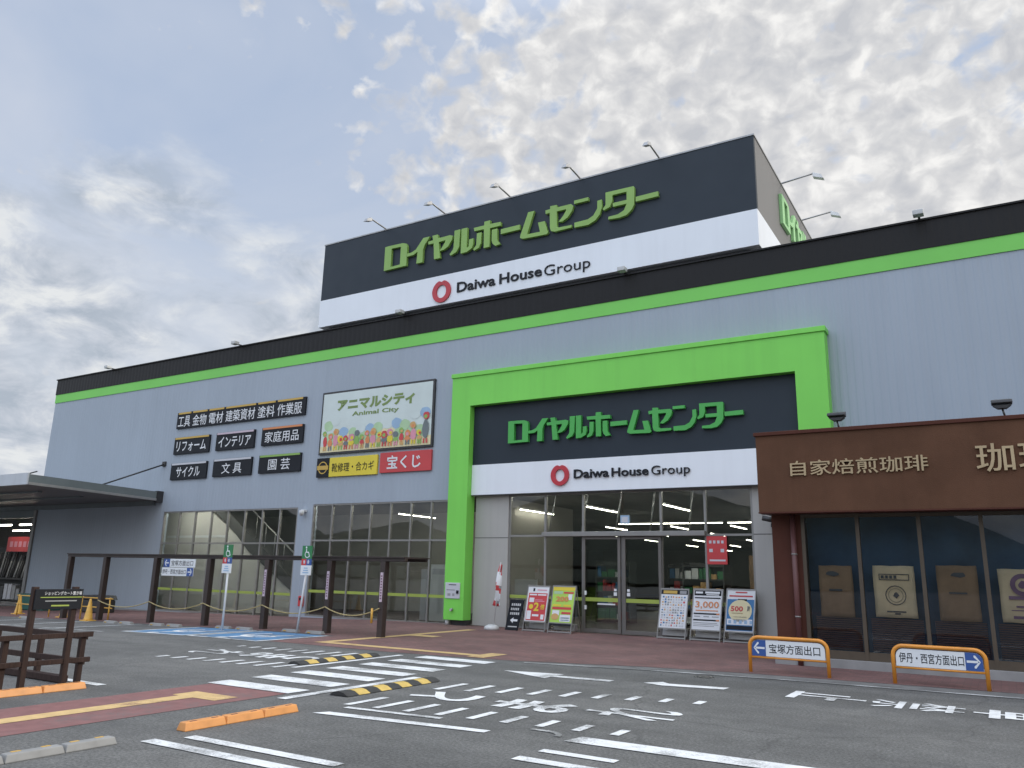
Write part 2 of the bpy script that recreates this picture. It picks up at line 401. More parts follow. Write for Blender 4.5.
lay('stop_lettering', glyph('と', -6.7, 9.42, .62, .95, (-1,0))+glyph('ま', -5.38, 9.5, .75, 1.1, (-1,0))+glyph('れ', -4.1, 9.8, .8, 1.15, (-1,0), .012), 'white_line', .0085)
lay('stop_lettering', glyph('と', -11.35, 11.5, .62, .95, (1,0))+glyph('ま', -12.4, 11.4, .75, 1.05, (1,0))+glyph('れ', -13.6, 11.2, .8, 1.1, (1,0), .012), 'white_line', .0085)
lay('no_parking_lettering', glyph('止', -2.38, 12.95, .78, 1.05, (1,0), .02)+glyph('禁', -1.2, 12.85, .78, 1.15, (1,0), .006)+glyph('車', .05, 12.8, .8, 1.15, (1,0), .02)+glyph('駐', 1.35, 12.75, .8, 1.15, (1,0), .006), 'white_line', .0085)
lay('bay_line', [rct(-7.27, -2.5, 5.18, 5.34), rct(-7.1, -5.1, 5.54, 5.68)], 'white_line', .008)
lay('bay_line', [[(-7.15, 7.34), (-4.9, 7.6), (-4.9, 7.74), (-7.05, 7.52)]], 'white_line', .008)
lp = [(-7.12, 7.88), (-4.6, 8.1)]+[(-4.4+.22*math.cos(R(a)), 7.9+.2*math.sin(R(a))) for a in range(80, -100, -20)]+[(-4.9, 7.66)]
lay('bay_line', [strip((-7.12, 7.88), (-5.75, 8.0), .1)], 'white_line', .008)
lay('bay_line', [strip(a, b, .07) for a, b in list(zip(lp, lp[1:]))[1:6]], 'faded_line', .008)
lay('stop_line', [[(-4.02, 7.74), (6, 7.9), (6, 8.22), (-3.96, 8.05)]], 'white_line', .008)
lay('bay_line', [rct(-4.03, 2, 6.72, 6.88), rct(-3.99, -3.2, 7.15, 7.28)], 'white_line', .008)
lay('arrow_marking', [[(-7.68, 12.5), (-6.6, 12.02), (-6.62, 12.28), (-5.6, 12.36), (-5.6, 12.56), (-6.62, 12.5), (-6.6, 12.72)]], 'white_line', .008)
lay('arrow_marking', [[(-5.12, 12.62), (-4.75, 12.5), (-3.85, 12.72), (-3.83, 12.96), (-4.75, 12.78), (-4.9, 12.92)]], 'white_line', .008)
# blue bays with white borders and the wheelchair mark
P = []; mi = []
for x0, x1 in ((-20.1, -17.6), (-17.45, -14.95)):
    P.append(rct(x0, x1, 13.35, 15.75)); mi.append(0)
o = lay('accessible_bay', P, 'blue_bay', .004)
P = []
for x0, x1 in ((-20.1, -17.6), (-17.45, -14.95)):
    P += [rct(x0, x0+.12, 13.35, 15.75), rct(x1-.12, x1, 13.35, 15.75), rct(x0+.12, x1-.12, 13.35, 13.45)]
    cx, cy = (x0+x1)/2, 14.4
    ring = [(cx+.05+.5*math.cos(R(a)), cy+.3+.55*math.sin(R(a))) for a in range(-10, -241, -23)]
    P += [strip(a, b, .15) for a, b in zip(ring, ring[1:])]
    P += [strip((cx-.2, cy-.62), (cx-.1, cy+.15), .18), strip((cx-.1, cy+.15), (cx+.35, cy+.2), .15), strip((cx+.35, cy+.2), (cx+.6, cy+.75), .15), strip((cx-.16, cy-.28), (cx+.3, cy-.25), .12)]
    P.append([(cx-.22+.17*math.cos(R(a)), cy-.82+.15*math.sin(R(a))) for a in range(0, 360, 36)])
lay('accessible_bay_marking', P, 'white_line', .0085)
lay('bay_line', [rct(x, x+.12, 12.6, 15.7) for x in (-22.7, -25.4, -28.1)], 'white_line', .008)
lay('bay_line', [rct(-30, -20.3, 12.9, 13.04)], 'faded_line', .008)
lay('bay_line', [rct(-19, -11.0, 7.05, 7.2)], 'white_line', .008)
# manhole in the road by the kerb
mh = structure(MB().tube([(-4.6, 14.1, .0), (-4.6, 14.1, .007)], .17, 24, smooth=False).build('drain_cover', 'dark_metal'))

# forested ridge behind the viewpoint (seen only in the glass)
mb = MB(); n = 90; V = []; F = []
for i in range(n+1):
    x = -420+840*i/n
    h = 22+9*math.sin(i*.23)+6*math.sin(i*.61+1)+random.uniform(-2, 2)
    V += [(x, -150, 0), (x, -185, h*.75), (x, -230, h*1.15), (x, -300, 0)]
for i in range(n):
    for k in range(3): a = i*4+k; F.append((a, a+1, a+5, a+4))
mb.add(V, F, True); structure(mb.build('hills', 'hill'))

# ---------------------------------------------------------------- the store
store = thing('store_building', 'grey home centre building with black parapet, green stripe and green entrance portal', 'building', (-20, D, 0))
W0, W1 = -41.8, 26.0
w1 = (-31.6, -23.3); w2 = (-22.5, -16.0); WT = 4.06
BACK = 84
mb = MB()
mb.box(W0, W1, D, D+.25, 4.20, 9.85)                # upper wall
mb.box(W0, w1[0], D, D+.25, -.6, 4.198)
mb.box(w1[1], w2[0], D+.002, D+.25, -.6, 4.198)
mb.box(w1[0], w1[1], D+.001, D+.25, 4.0, 4.199); mb.box(w2[0], w2[1], D+.001, D+.25, 4.1, 4.199)
mb.box(w1[0], w1[1], D+.001, D+.25, -.6, -.2); mb.box(w2[0], w2[1], D+.001, D+.25, -.5, -.04)
mb.box(-5.1, W1, D+.001, D+.25, -.2, 4.198)
mb.box(W0, W0+.25, D+.25, BACK, -.6, 9.85); mb.box(W1-.25, W1, D+.25, BACK, -.2, 9.85); mb.box(W0+.25, W1-.25, BACK-.25, BACK, -.6, 9.85)
mb.build('wall', 'siding', store)
MB().box(W0-.02, W1+.02, D-.03, D+.26, 9.85, 10.29).build('stripe_band', 'green_band', store)
pb = MB().box(W0-.04, W1+.04, D-.05, D+.3, 10.29, 11.08); pb.box(W0-.08, W1+.08, D-.1, D+.34, 11.08, 11.13)
pb.box(W0-.04, W0+.26, D+.3, BACK, 10.0, 11.08); pb.build('parapet', 'black_band', store)
MB().box(W0+.1, W1-.1, D+.3, BACK-.1, 10.3, 10.5).build('roof', 'concrete', store)
MB().box(-41.78, -16.1, D-.06, D-.001, -.6, -.21).build('plinth', 'plinth', store)
# green portal, a box frame standing proud of the wall
py = 21.85; pt = MB()
pt.prism([(-15.8, .17), (-15.02, .17), (-15.02, 7.23), (-4.31, 7.23), (-4.31, .17), (-3.49, .17), (-3.49, 8.26), (-15.8, 8.26)], py, D-.002)
pt.build('portal_frame', 'green', store)
MB().box(-15.84, -3.45, py-.04, D-.002, 8.262, 8.41).build('portal_cap', 'green', store, bevel=.01)
MB().box(-15.6, -15.0, 22.0, D, -.05, .168).build('portal_foot', 'dark_metal', store)
MB().tube([(-15.7, 21.95, 0), (-15.7, 21.95, .166)], .075, 12).build('drain_stub', 'dirty_white', store)
for a, b in ((-14.93, -13.64), (-5.74, -5.1)): MB().box(a, b, D-.03, D+.12, .02, 4.19).build('side_panel', 'beige_panel', store)
for a, b, z in ((-14.935, -13.63, 2.79), (-5.745, -5.09, 2.86)): MB().box(a, b, D-.033, D-.029, z, z+.02).build('panel_joint', 'dark_metal', store)

def glazing(name, xs, z0, zt, z1, y, frame, gl, stripe=None, parent=None, th=.055, sills=True, skip=()):   # skip: mullions that stop at the transom
    mb = MB(); d = .1
    for i, x in enumerate(xs):
        mb.box(x-th/2, x+th/2, y-d/2, y+d/2, z0, zt-.031 if x in skip else z1)
    for a, b in zip(xs, xs[1:]):
        for z in ([z0+.03] if sills else [])+[zt, z1-.03]:
            mb.box(a+th/2, b-th/2, y-d/2+.006, y+d/2-.006, z-.03, z+.03)
    f = mb.build(name, frame, parent)
    g = MB()
    for a, b in zip(xs, xs[1:]): g.rect(a+th/2, b-th/2, z0+.06, zt-.03, y); g.rect(a+th/2, b-th/2, zt+.03, z1-.06, y)
    g.build('glass_pane', gl, f)
    if stripe:
        s = MB()
        for a, b in zip(xs, xs[1:]): s.box(a+th/2, b-th/2, y-.012, y-.004, stripe[0], stripe[1])
        s.build('safety_stripe', 'stripe', f)
    return f
glazing('window', [-31.57, -30.5, -29.45, -28.4, -27.36, -26.33, -25.3, -24.3, -23.33], -.2, 2.63, 4.0, D+.06, 'alu', 'glass', (.66, .76), store)
glazing('window', [-22.47, -21.5, -20.55, -19.6, -18.66, -17.73, -16.83, -15.9], -.04, 2.73, 4.1, D+.06, 'alu', 'glass', (.82, .92), store)
ent = glazing('entrance_glazing', [-13.61, -12.29, -10.96, -9.66, -8.43, -7.1, -5.77], .02, 2.86, 4.19, D+.06, 'alu', 'door_glass', (.92, 1.02), store, .07, skip=(-9.66,))
MB().box(-12.33, -7.08, D-.16, D+.005, 2.83, 2.97).build('door_header', 'alu', store, bevel=.01)
for k, (a, b) in enumerate(((-10.9, -9.74), (-9.58, -8.46))):
    mb = MB(); y = D-.03
    for x in (a, b): mb.box(x-.045, x+.045, y-.03, y+.03, .03, 2.82)
    mb.box(a+.045, b-.045, y-.027, y+.027, .03, .14); mb.box(a+.045, b-.045, y-.027, y+.027, 2.74, 2.82)
    d = mb.build('sliding_door', 'door_frame', store, bevel=.006)
    MB().rect(a+.045, b-.045, .14, 2.74, y).build('glass_pane', 'door_glass', d)
    MB().box(a+.05, b-.05, y-.01, y-.004, .92, 1.03).build('safety_stripe', 'stripe', d)
    mb = MB()
    xx = b-.13 if k == 0 else a+.13
    mb.box(xx-.05, xx+.05, y-.012, y-.004, 1.1, 1.2); mb.box(xx-.04, xx+.04, y-.012, y-.004, 1.23, 1.3)
    if k == 0: mb.box(a+.03, a+.1, y-.035, y-.031, 1.1, 1.22); mb.box(a+.03, a+.1, y-.035, y-.031, .68, .8); mb.box(a+.45, b-.14, y-.012, y-.004, .83, .87)
    mb.build('door_sticker', 'white', d)
for x, x2 in ((-12.0, -12.24), (-10.87, -11.1), (-9.72, -9.95), (-8.66, -8.83), (-7.5, -7.64)):
    MB().tube([(x, D+.16, 4.15), (x2, D+.16, 2.9)], .024, 6).build('brace_rod', 'grey_metal', store)
# interior shell
MB().box(-40, 8, D+.3, 80, -.7, -.21).box(-15.2, 8, D+.3, 80, -.205, .015).build('interior_floor', 'inside_floor', store)
MB().box(-40, 8, D+.3, 80, 4.35, 4.45).build('interior_ceiling', 'inside_ceiling', store)
mb = MB(); mb.box(-36, -15.4, 30.0, 30.2, -.2, 4.35); mb.box(-36, 4, 78, 78.2, 0, 4.35); mb.box(-15.4, -15.2, 23, 30, 0, 4.35); mb.box(-5, -4.8, 22.7, 78, 0, 4.35)
mb.build('interior_wall', 'inside_wall', store)

# inside things
st = thing('staircase', 'pale inside staircase rising behind the tall left window bays', 'staircase', (-29, 25, -.2))
MB().prism([(-35.5, -.2), (-24.85, -.2), (-25.12, .79), (-27.85, 2.34), (-28.72, 3.04), (-30.35, 4.0), (-30.59, 4.34), (-35.5, 4.34)], 24.0, 24.2).build('stair_wall', 'inside_pale', st)
MB().prism([(-25.1, .82), (-24.5, .9), (-29.75, 4.34), (-30.56, 4.33), (-28.7, 3.07), (-27.83, 2.37)], 23.95, 25.6).build('stringer', 'shelf', st)
mb = MB(); mb.tube([(-24.3, 24.1, 1.7), (-28.2, 24.1, 4.3)], .03, 8)
for i in range(6): mb.tube([(-24.6-i*.6, 24.1, .95+i*.4), (-24.6-i*.6, 24.1, 1.88+i*.4)], .015, 6)
mb.build('handrail', 'grey_metal', st)
MB().box(-33.5, -29.2, 23.98, 23.995, 2.95, 3.05).build('ledge', 'white', st)
tb = thing('ceiling_light', 'long white ceiling tube nearest the entrance glass on its left', 'light', (0, 0, 0))
MB().box(-.05, .05, -1.3, 1.3, 0, .06).build('housing', 'white', tb)
MB().box(-.025, .025, -1.28, 1.28, -.03, -.002).build('tube', 'tube', tb)
tw = thing('ceiling_light', 'short ceiling tube running across behind the transom near the middle', 'light', (0, 0, 0))
MB().box(-1.2, 1.2, -.05, .05, 0, .06).build('housing', 'white', tw)
MB().box(-1.18, 1.18, -.025, .025, -.03, -.002).build('tube', 'tube', tw)
first = True
for (x, y) in ((-15.0, 26.6), (-12.1, 26.2), (-9.3, 26.2)):
    lab = {-15.0: 'long ceiling tube at far left of the entrance top glass', -12.1: 'long ceiling tube left of the blue sticker', -9.3: 'long ceiling tube right of the blue sticker'}[x]
    if first: tb.location = (x, y, 4.0); tb['label'] = lab; tb['group'] = 'tubes across the sales floor ceiling'; first = False
    else: dup(tb, (x, y, 4.0), lab)
tw.location = (-13.6, 33.8, 4.0); tw['group'] = 'tubes across the sales floor ceiling'; tw['label'] = 'ceiling tube running sideways below the blue sticker'
dup(tw, (-11.2, 33.8, 4.0), 'ceiling tube running sideways behind the right end of the door header')
dup(tw, (-8.6, 33.8, 4.0), 'ceiling tube running sideways at the right edge of the entrance glass')
far = [(x, y) for y in (37, 43, 50, 58, 67) for x in (-19.5, -16.3, -13.0, -10.2, -7.2)]
for (x, y) in far: dup(tb, (x, y, 4.0), 'distant ceiling tube deep inside the sales floor')
wl = thing('ceiling_light', 'added unseen ceiling tube above the window head, brightening the interior', 'light', (0, 0, 0), 'added tubes above the window heads')  # added tubes, kept out of sight, to light the rooms behind the glass
MB().box(-1.2, 1.2, -.05, .05, 0, .06).build('housing', 'white', wl); MB().box(-1.18, 1.18, -.035, .035, -.035, -.002).build('tube', 'fill_tube', wl)
wl.location = (-31, 23.0, 4.36)
for x in (-28.2, -25.4, -22.6, -19.8, -17.2, -13, -10.2, -7.4): dup(wl, (x, 23.0 if x < -15 else 23.2, 4.36))
dup(tb, (-21.7, 27.8, 4.05), 'ceiling tube glowing behind the right window bays')
def shelf(x, y, w, lab, cols):
    t = thing('display_shelf', lab, 'shelf', (x, y, .02), 'display shelves on the sales floor')
    mb = MB()
    for z in (.1, .6, 1.1, 1.6, 2.05): mb.box(x-w/2, x+w/2, y, y+.6, z, z+.04)
    mb.box(x-w/2-.04, x-w/2, y, y+.6, .02, 2.2); mb.box(x+w/2, x+w/2+.04, y, y+.6, .02, 2.2); mb.box(x-w/2, x+w/2, y+.6, y+.64, .02, 2.2)
    mb.build('rack', 'shelf', t)
    g = MB(); cs = ['sign_red', 'sign_yellow', 'white', 'blue_print', 'tan_print', 'sign_green']
    for z in (.14, .64, 1.14, 1.64):
        xx = x-w/2+.03
        while xx < x+w/2-.2:
            ww = random.uniform(.1, .3); g.m = random.choice(cols); g.box(xx, min(xx+ww, x+w/2), y+.05, y+.5, z, z+random.uniform(.15, .4)); xx += ww+.03
    g.build('merchandise', cs, t)
shelf(-12.3, 27.5, 1.3, 'stocked shelf behind the left boards at the entrance', [0, 2, 3, 5])
shelf(-8.9, 27.5, 1.4, 'stocked shelf just behind the right sliding door', [2, 3, 4, 5])
shelf(-6.9, 29.5, 1.6, 'stocked shelf deeper behind the red poster', [0, 1, 2, 4])
shelf(-10.6, 32.0, 2.4, 'stocked shelf deep behind the left sliding door', [0, 2, 4, 3])
cb = thing('screen_panel', 'pale screen panel inside the window beside the green portal', 'panel', (-16.8, 22.8, 0))
MB().box(-17.58, -16.55, 23.3, 23.36, .0, 1.93).build('panel', 'white', cb); MB().box(-17.9, -17.64, 23.32, 23.38, 0, 1.76).build('side_panel', 'pale', cb); MB().rect(-17.4, -16.7, 1.58, 1.78, 23.295).build('print', 'pale', cb)
fp = thing('frosted_panel', 'pale free-standing panel inside the glass behind the black arrow sign', 'panel', (-13, 22.7, 0))
MB().box(-13.55, -12.7, 22.6, 22.63, .05, 1.5).build('panel', 'inside_pale', fp)
wt = thing('brown_cabinet', 'brown cabinet standing inside the glass below the red poster', 'cabinet', (-6.3, 26, 0))
MB().box(-6.9, -6.0, 26, 26.5, .1, 2.4).build('body', 'bag', wt, bevel=.01); MB().box(-6.46, -6.44, 25.985, 26.0, .2, 2.3).build('door_gap', 'ink', wt)

# ---------------------------------------------------------------- lettering of the shop logo
LOGO = [
[[(-3.93,0.37),(-3.82,0.38),(-3.33,0.37),(-3.2,0.33),(-3.16,0.24),(-3.16,-0.36),(-3.93,-0.37)],[(-3.70,0.28),(-3.38,0.27),(-3.38,-0.28),(-3.70,-0.29)]],
[[(-2.63,0.37),(-2.41,0.37),(-2.58,0.14),(-2.62,0.01),(-2.62,-0.37),(-2.82,-0.37),(-2.8,-0.01),(-2.93,-0.08),(-3.15,-0.09),(-3.155,0.0),(-3.0,0.01),(-2.86,0.07)]],
[[(-2.46,0.22),(-2.3,0.23),(-2.33,0.37),(-2.16,0.37),(-2.13,0.25),(-1.76,0.26),(-1.67,0.22),(-1.69,0.11),(-1.81,-0.07),(-1.94,-0.14),(-2.08,-0.15),(-1.99,-0.04),(-1.91,0.08),(-1.9,0.14),(-2.11,0.13),(-2.05,-0.36),(-2.24,-0.36),(-2.28,0.13),(-2.45,0.13)]],
[[(-1.62,0.36),(-1.44,0.36),(-1.46,-0.16),(-1.54,-0.29),(-1.71,-0.36),(-1.75,-0.32),(-1.65,-0.2),(-1.63,-0.12)]],
[[(-1.4,0.36),(-1.22,0.36),(-1.22,-0.24),(-1.16,-0.21),(-1.15,-0.01),(-1.025,0.0),(-1.025,-0.17),(-1.06,-0.28),(-1.22,-0.36),(-1.4,-0.37)]],
[[(-1.02,0.3),(-0.71,0.3),(-0.7,0.41),(-0.53,0.41),(-0.53,0.3),(-0.215,0.29),(-0.215,0.18),(-0.53,0.18),(-0.53,-0.36),(-0.7,-0.36),(-0.71,0.19),(-1.0,0.2)]],
[[(-0.92,0.12),(-0.78,0.12),(-0.79,-0.2),(-0.85,-0.32),(-0.99,-0.37),(-1.015,-0.33),(-0.93,-0.22)]],
[[(-0.47,0.12),(-0.31,0.12),(-0.3,-0.22),(-0.22,-0.35),(-0.36,-0.37),(-0.44,-0.29),(-0.47,-0.19)]],
[[(-0.205,0.07),(0.34,0.075),(0.34,-0.06),(-0.205,-0.07)]],
[[(0.57,0.37),(0.74,0.37),(0.55,-0.25),(0.91,-0.26),(0.85,0.01),(1.03,0.01),(1.13,-0.33),(1.09,-0.37),(0.44,-0.35),(0.355,-0.31),(0.36,-0.24)]],
[[(1.05,0.3),(1.18,0.31),(1.18,0.39),(1.36,0.38),(1.36,0.31),(1.74,0.31),(1.8,0.25),(1.77,0.12),(1.65,-0.04),(1.5,-0.12),(1.41,-0.1),(1.53,0.03),(1.61,0.16),(1.61,0.2),(1.36,0.2),(1.37,-0.22),(1.42,-0.26),(1.76,-0.27),(1.75,-0.34),(1.31,-0.35),(1.21,-0.31),(1.18,-0.22),(1.17,0.21),(1.06,0.2)]],
[[(1.82,0.38),(2.19,0.38),(2.19,0.29),(1.82,0.29)]],
[[(2.42,0.22),(2.53,0.23),(2.54,0.03),(2.48,-0.16),(2.37,-0.29),(2.19,-0.37),(1.83,-0.36),(1.83,-0.23),(2.18,-0.22),(2.32,-0.15),(2.42,0.02)]],
[[(2.63,0.39),(3.32,0.38),(3.34,0.35),(3.33,-0.11),(3.26,-0.24),(3.14,-0.34),(2.96,-0.37),(2.69,-0.35),(2.7,-0.28),(2.93,-0.27),(3.08,-0.2),(3.15,-0.04),(2.81,-0.04),(2.81,0.06),(3.15,0.06),(3.15,0.28),(2.8,0.28),(2.8,0.13),(2.74,-0.02),(2.58,-0.08),(2.56,-0.03),(2.63,0.06)]],
[[(3.37,0.08),(3.9,0.09),(3.9,-0.04),(3.37,-0.045)]]]
def brand(name, mat, parent, cx, cz, y, s, depth, mode='front', sz=None):
    sz = sz or s
    mb = MB()
    for i, lp in enumerate(LOGO):
        V, F = curve_fill(lp, depth)
        e = .0015*(i % 3)
        if mode == 'front': mb.add([(cx+a*s, y-c-e, cz+b*sz) for a, b, c in V], F)
        else: mb.add([(y+c+e, cx+a*s, cz+b*s) for a, b, c in V], F)
    return mb.build(name, mat, parent)
def ring_emblem(parent, cx, cz, y, r, depth):
    out = []; inn = []
    for i in range(48):
        a = 2*math.pi*i/48+math.pi/2
        dd = abs(((a-math.pi/2+math.pi) % (2*math.pi))-math.pi)
        k = 1-.16*math.exp(-(dd/.18)**2)
        out.append((cx+r*.98*k*math.cos(a), cz+r*1.02*k*math.sin(a)))
        inn.append((cx+r*.52*math.cos(a), cz-.02*r+r*.6*math.sin(a)))
    V, F = curve_fill([out, inn], depth)
    return MB().add([(a, y-c, b) for a, b, c in V], F).build('ring_emblem', 'red_logo', parent)

fs = thing('fascia_sign', 'dark and white sign panel with green katakana inside the green portal', 'sign', (-9.6, 22.2, 4.2))
MB().box(-15.01, -4.32, 22.1, D-.003, 5.21, 7.22).build('dark_panel', 'navy', fs)
MB().box(-15.01, -4.32, 22.07, D-.003, 4.2, 5.205).build('white_panel', 'white_panel', fs)
MB().box(-14.96, -4.34, 22.06, 22.2, 4.17, 4.197).build('bottom_trim', 'dark_metal', fs)
brand('brand_lettering', 'letter_green_dark', fs, -9.66, 6.21, 22.03, .99, .06)
ring_emblem(fs, -11.63, 4.72, 22.03, .325, .03)
MB().text('Daiwa', -10.55, 4.735, 22.04, 1.19, .28, .018, .02, 3).text('House', -9.27, 4.73, 22.04, 1.19, .27, .018, .02, 3).text('Group', -8.0, 4.69, 22.04, 1.18, .35, -.004, .02, 3).build('group_lettering', 'ink', fs)

# ---------------------------------------------------------------- rooftop billboard
bb = thing('rooftop_billboard', 'huge dark box billboard with green katakana and white lower band on the roof', 'billboard', (-14, D, 11.1))
bx0, bx1, by, bz = -22.93, -5.17, 22.22, 14.9
MB().box(bx0, bx1, by, by+.12, 12.42, bz-.04).build('front_panel', 'navy', bb)
MB().box(bx0-.01, bx1+.01, by-.012, by+.11, 11.27, 12.417).build('white_band', 'white_panel', bb)
MB().box(bx0, bx1+.004, by+.121, 40, 12.42, bz-.041).build('side_panel', 'side_lit_grey', bb)
MB().box(bx0-.01, bx1+.012, by+.111, 40, 11.27, 12.416).build('side_white_band', 'white_panel', bb)
MB().box(bx0-.03, bx1+.03, by-.02, 40.02, bz-.04, bz+.01).build('top_trim', 'grey_metal', bb)
MB().box(bx0+.3, bx1-.3, by+.3, 39.5, 10.5, 11.268).build('support_base', 'dark_metal', bb)
brand('brand_lettering', 'letter_green', bb, -13.85, 13.57, by-.055, 1.446, .055, sz=1.34)
brand('brand_lettering', 'letter_green_sunlit', bb, 31.0, 13.75, bx1+.06, 1.446, .05, 'side')
ring_emblem(bb, -16.72, 11.77, by-.04, .425, .025)
MB().text('Daiwa', -15.2, 11.80, by-.03, 1.66, .39, .018, .015, 3).text('House', -13.34, 11.8, by-.03, 1.72, .38, .018, .015, 3).text('Group', -11.52, 11.71, by-.03, 1.74, .5, -.004, .015, 3).build('group_lettering', 'ink', bb)

# lamps on arms along the billboard
ORD = ['first from the left', 'second from the left', 'third from the left', 'fourth from the left', 'last before the corner']
bl = thing('billboard_lamp', 'slim arm lamp on the billboard top edge, first from the left', 'lamp', (-19.68, by, 14.91), 'arm lamps along the billboard top')
x, z = -19.68, 14.91
MB().tube([(x, by+.1, z+.02), (x, by-.95, z+.1)], .03, 8).build('arm', 'grey_metal', bl)
MB().hexa([(x-.1, by-1.2, z-.15), (x+.1, by-1.2, z-.15), (x+.1, by-.88, z-.03), (x-.1, by-.88, z-.03)], [(x-.06, by-1.13, z+.0), (x+.06, by-1.13, z+.0), (x+.06, by-.88, z+.13), (x-.06, by-.88, z+.13)]).build('lamp_head', 'grey_metal', bl, bevel=.01)
for i, xx in enumerate((-16.78, -13.88, -11.06, -8.2)):
    dup(bl, (xx, by, 14.91), 'slim arm lamp on the billboard top edge, '+ORD[i+1])
bs = thing('billboard_lamp', 'arm lamp over the grey side of the billboard, nearer the front corner', 'lamp', (bx1, 25.9, 14.91), 'arm lamps along the billboard top')
MB().tube([(bx1-.1, 25.9, 14.93), (bx1+1.1, 25.9, 15.05)], .03, 8).build('arm', 'grey_metal', bs)
X = bx1+1.05
MB().hexa([(X, 25.79, 14.89), (X+.34, 25.79, 14.75), (X+.34, 26.01, 14.75), (X, 26.01, 14.89)], [(X, 25.83, 15.07), (X+.27, 25.83, 14.93), (X+.27, 25.97, 14.93), (X, 25.97, 15.07)]).build('lamp_head', 'dirty_white', bs, bevel=.01)
dup(bs, (bx1, 29.2, 14.91), 'arm lamp over the grey side of the billboard, farther from the front corner')
# small floods on the parapet
pf = thing('parapet_floodlight', 'tiny floodlight on the black parapet under the white band, left one', 'floodlight', (-18.45, D, 11.13), 'small floodlights on the parapet')
x = -18.45
MB().box(x-.03, x+.03, D-.3, D, 11.13, 11.17).build('bracket', 'dark_metal', pf)
MB().box(x-.13, x+.13, D-.5, D-.25, 11.1, 11.24).build('head', 'dirty_white', pf, bevel=.02)
for xx, lb in ((-9.4, 'tiny floodlight on the black parapet under the white band, right one'), (-.95, 'tiny floodlight on the black parapet right of the billboard'), (-36.9, 'tiny floodlight on the parapet near its far left end'), (-27.6, 'tiny floodlight on the parapet between the far left one and the billboard')):
    dup(pf, (xx, D, 11.13), lb)

# ---------------------------------------------------------------- signs on the wall
def wall_sign(name, label, cat, x0, x1, z0, z1, panel, group=None, y=D-.08):
    t = thing(name, label, cat, ((x0+x1)/2, y, z0), group)
    MB().box(x0, x1, y, D-.001, z0, z1).build('board', panel, t, bevel=.006)
    return t, y
GRP = 'department signs on the grey wall'
t, y = wall_sign('department_sign', 'long black department sign of six words under amber strips, topmost row', 'sign', -31.36, -23.3, 7.69, 8.43, 'ink', GRP)
div = [-31.3, -30.3, -29.2, -28.1, -26.1, -24.93, -23.36]
for i, w in enumerate(['工具', '金物', '電材', '建築資材', '塗料', '作業服']):
    a, b = div[i]+.04, div[i+1]-.1
    MB().text(w, (a+b)/2, 8.0, y-.012, b-a-.03, .5, .006).build('lettering', 'white', t)
    MB().box(a, b, y-.02, y-.002, 8.34, 8.42).build('colour_strip', 'amber', t)
for w, x0, x1, z0, z1, c, cn, k in (('リフォーム', -31.35, -28.95, 6.52, 7.28, 'amber', 'amber', .84), ('インテリア', -28.52, -26.12, 6.53, 7.3, 'pink', 'pale pink', .84), ('家庭用品', -25.68, -23.31, 6.56, 7.31, 'sign_orange', 'orange', .82),
                            ('サイクル', -31.37, -28.95, 5.38, 6.12, 'pale', 'pale grey', .66), ('文 具', -28.53, -26.13, 5.4, 6.15, 'pale', 'pale grey', .52), ('園 芸', -25.7, -23.31, 5.42, 6.16, 'light_green_print', 'green', .52)):
    t, y = wall_sign('department_sign', {'リフォーム': 'black department sign with amber strip and five katakana, left of the middle row', 'インテリア': 'black department sign with pale pink strip, centre of the middle row', '家庭用品': 'black department sign with orange strip, right of the middle row',
        'サイクル': 'black department sign with grey strip and four katakana, bottom left', '文 具': 'black department sign with grey strip and two kanji, bottom centre', '園 芸': 'black department sign with green strip and two kanji, bottom right'}[w], 'sign', x0, x1, z0, z1, 'ink', GRP)
    ww = (x1-x0)*k
    MB().text(w, (x0+x1)/2, (z0+z1)/2-.04, y-.012, ww, .46, .012 if ord(w[0]) < 0x3100 else .004).build('lettering', 'white', t)
    MB().box(x0+.06, x1-.06, y-.02, y-.002, z1-.09, z1-.01).build('colour_strip', {'light_green_print': 'sign_green'}.get(c, c) if c != 'light_green_print' else 'letter_green', t)
# picture board
t, y = wall_sign('picture_board', 'large framed picture board with green katakana and colourful painted crowd', 'sign', -22.37, -16.85, 5.99, 8.47, 'dark_metal')
MB().rect(-22.29, -16.93, 6.07, 8.39, y-.006).build('picture', 'sky_print', t)
MB().poly([(-22.29, y-.009, 6.07), (-16.93, y-.009, 6.07), (-16.93, y-.009, 6.42), (-18.5, y-.009, 6.33), (-20, y-.009, 6.45), (-22.29, y-.009, 6.3)]).build('painted_ground', 'cream', t)
def blob(mb, cx, cz, rx, rz, y, n=14, wob=.08):
    mb.poly([(cx+rx*(1+random.uniform(-wob, wob))*math.cos(2*math.pi*i/n), y, cz+rz*(1+random.uniform(-wob, wob))*math.sin(2*math.pi*i/n)) for i in range(n)])
mb = MB()
for i in range(7):
    mb.m = (0, 3, 0)[i % 3]; blob(mb, -21.75+i*.71, 6.6, .42, .24, y-.0102-.0001*i)
for i in range(12):
    mb.m = i % 3; blob(mb, -21.95+i*.43+random.uniform(-.05, .05), 6.85+random.uniform(-.1, .15)+(.3 if i in (0, 1, 10, 11) else 0), .24, .2, y-.011-.0006*i)
mb.build('painted_bushes', ['light_green_print', 'sky_print', 'mid_blue_print', 'cream'], t)
mb = MB()
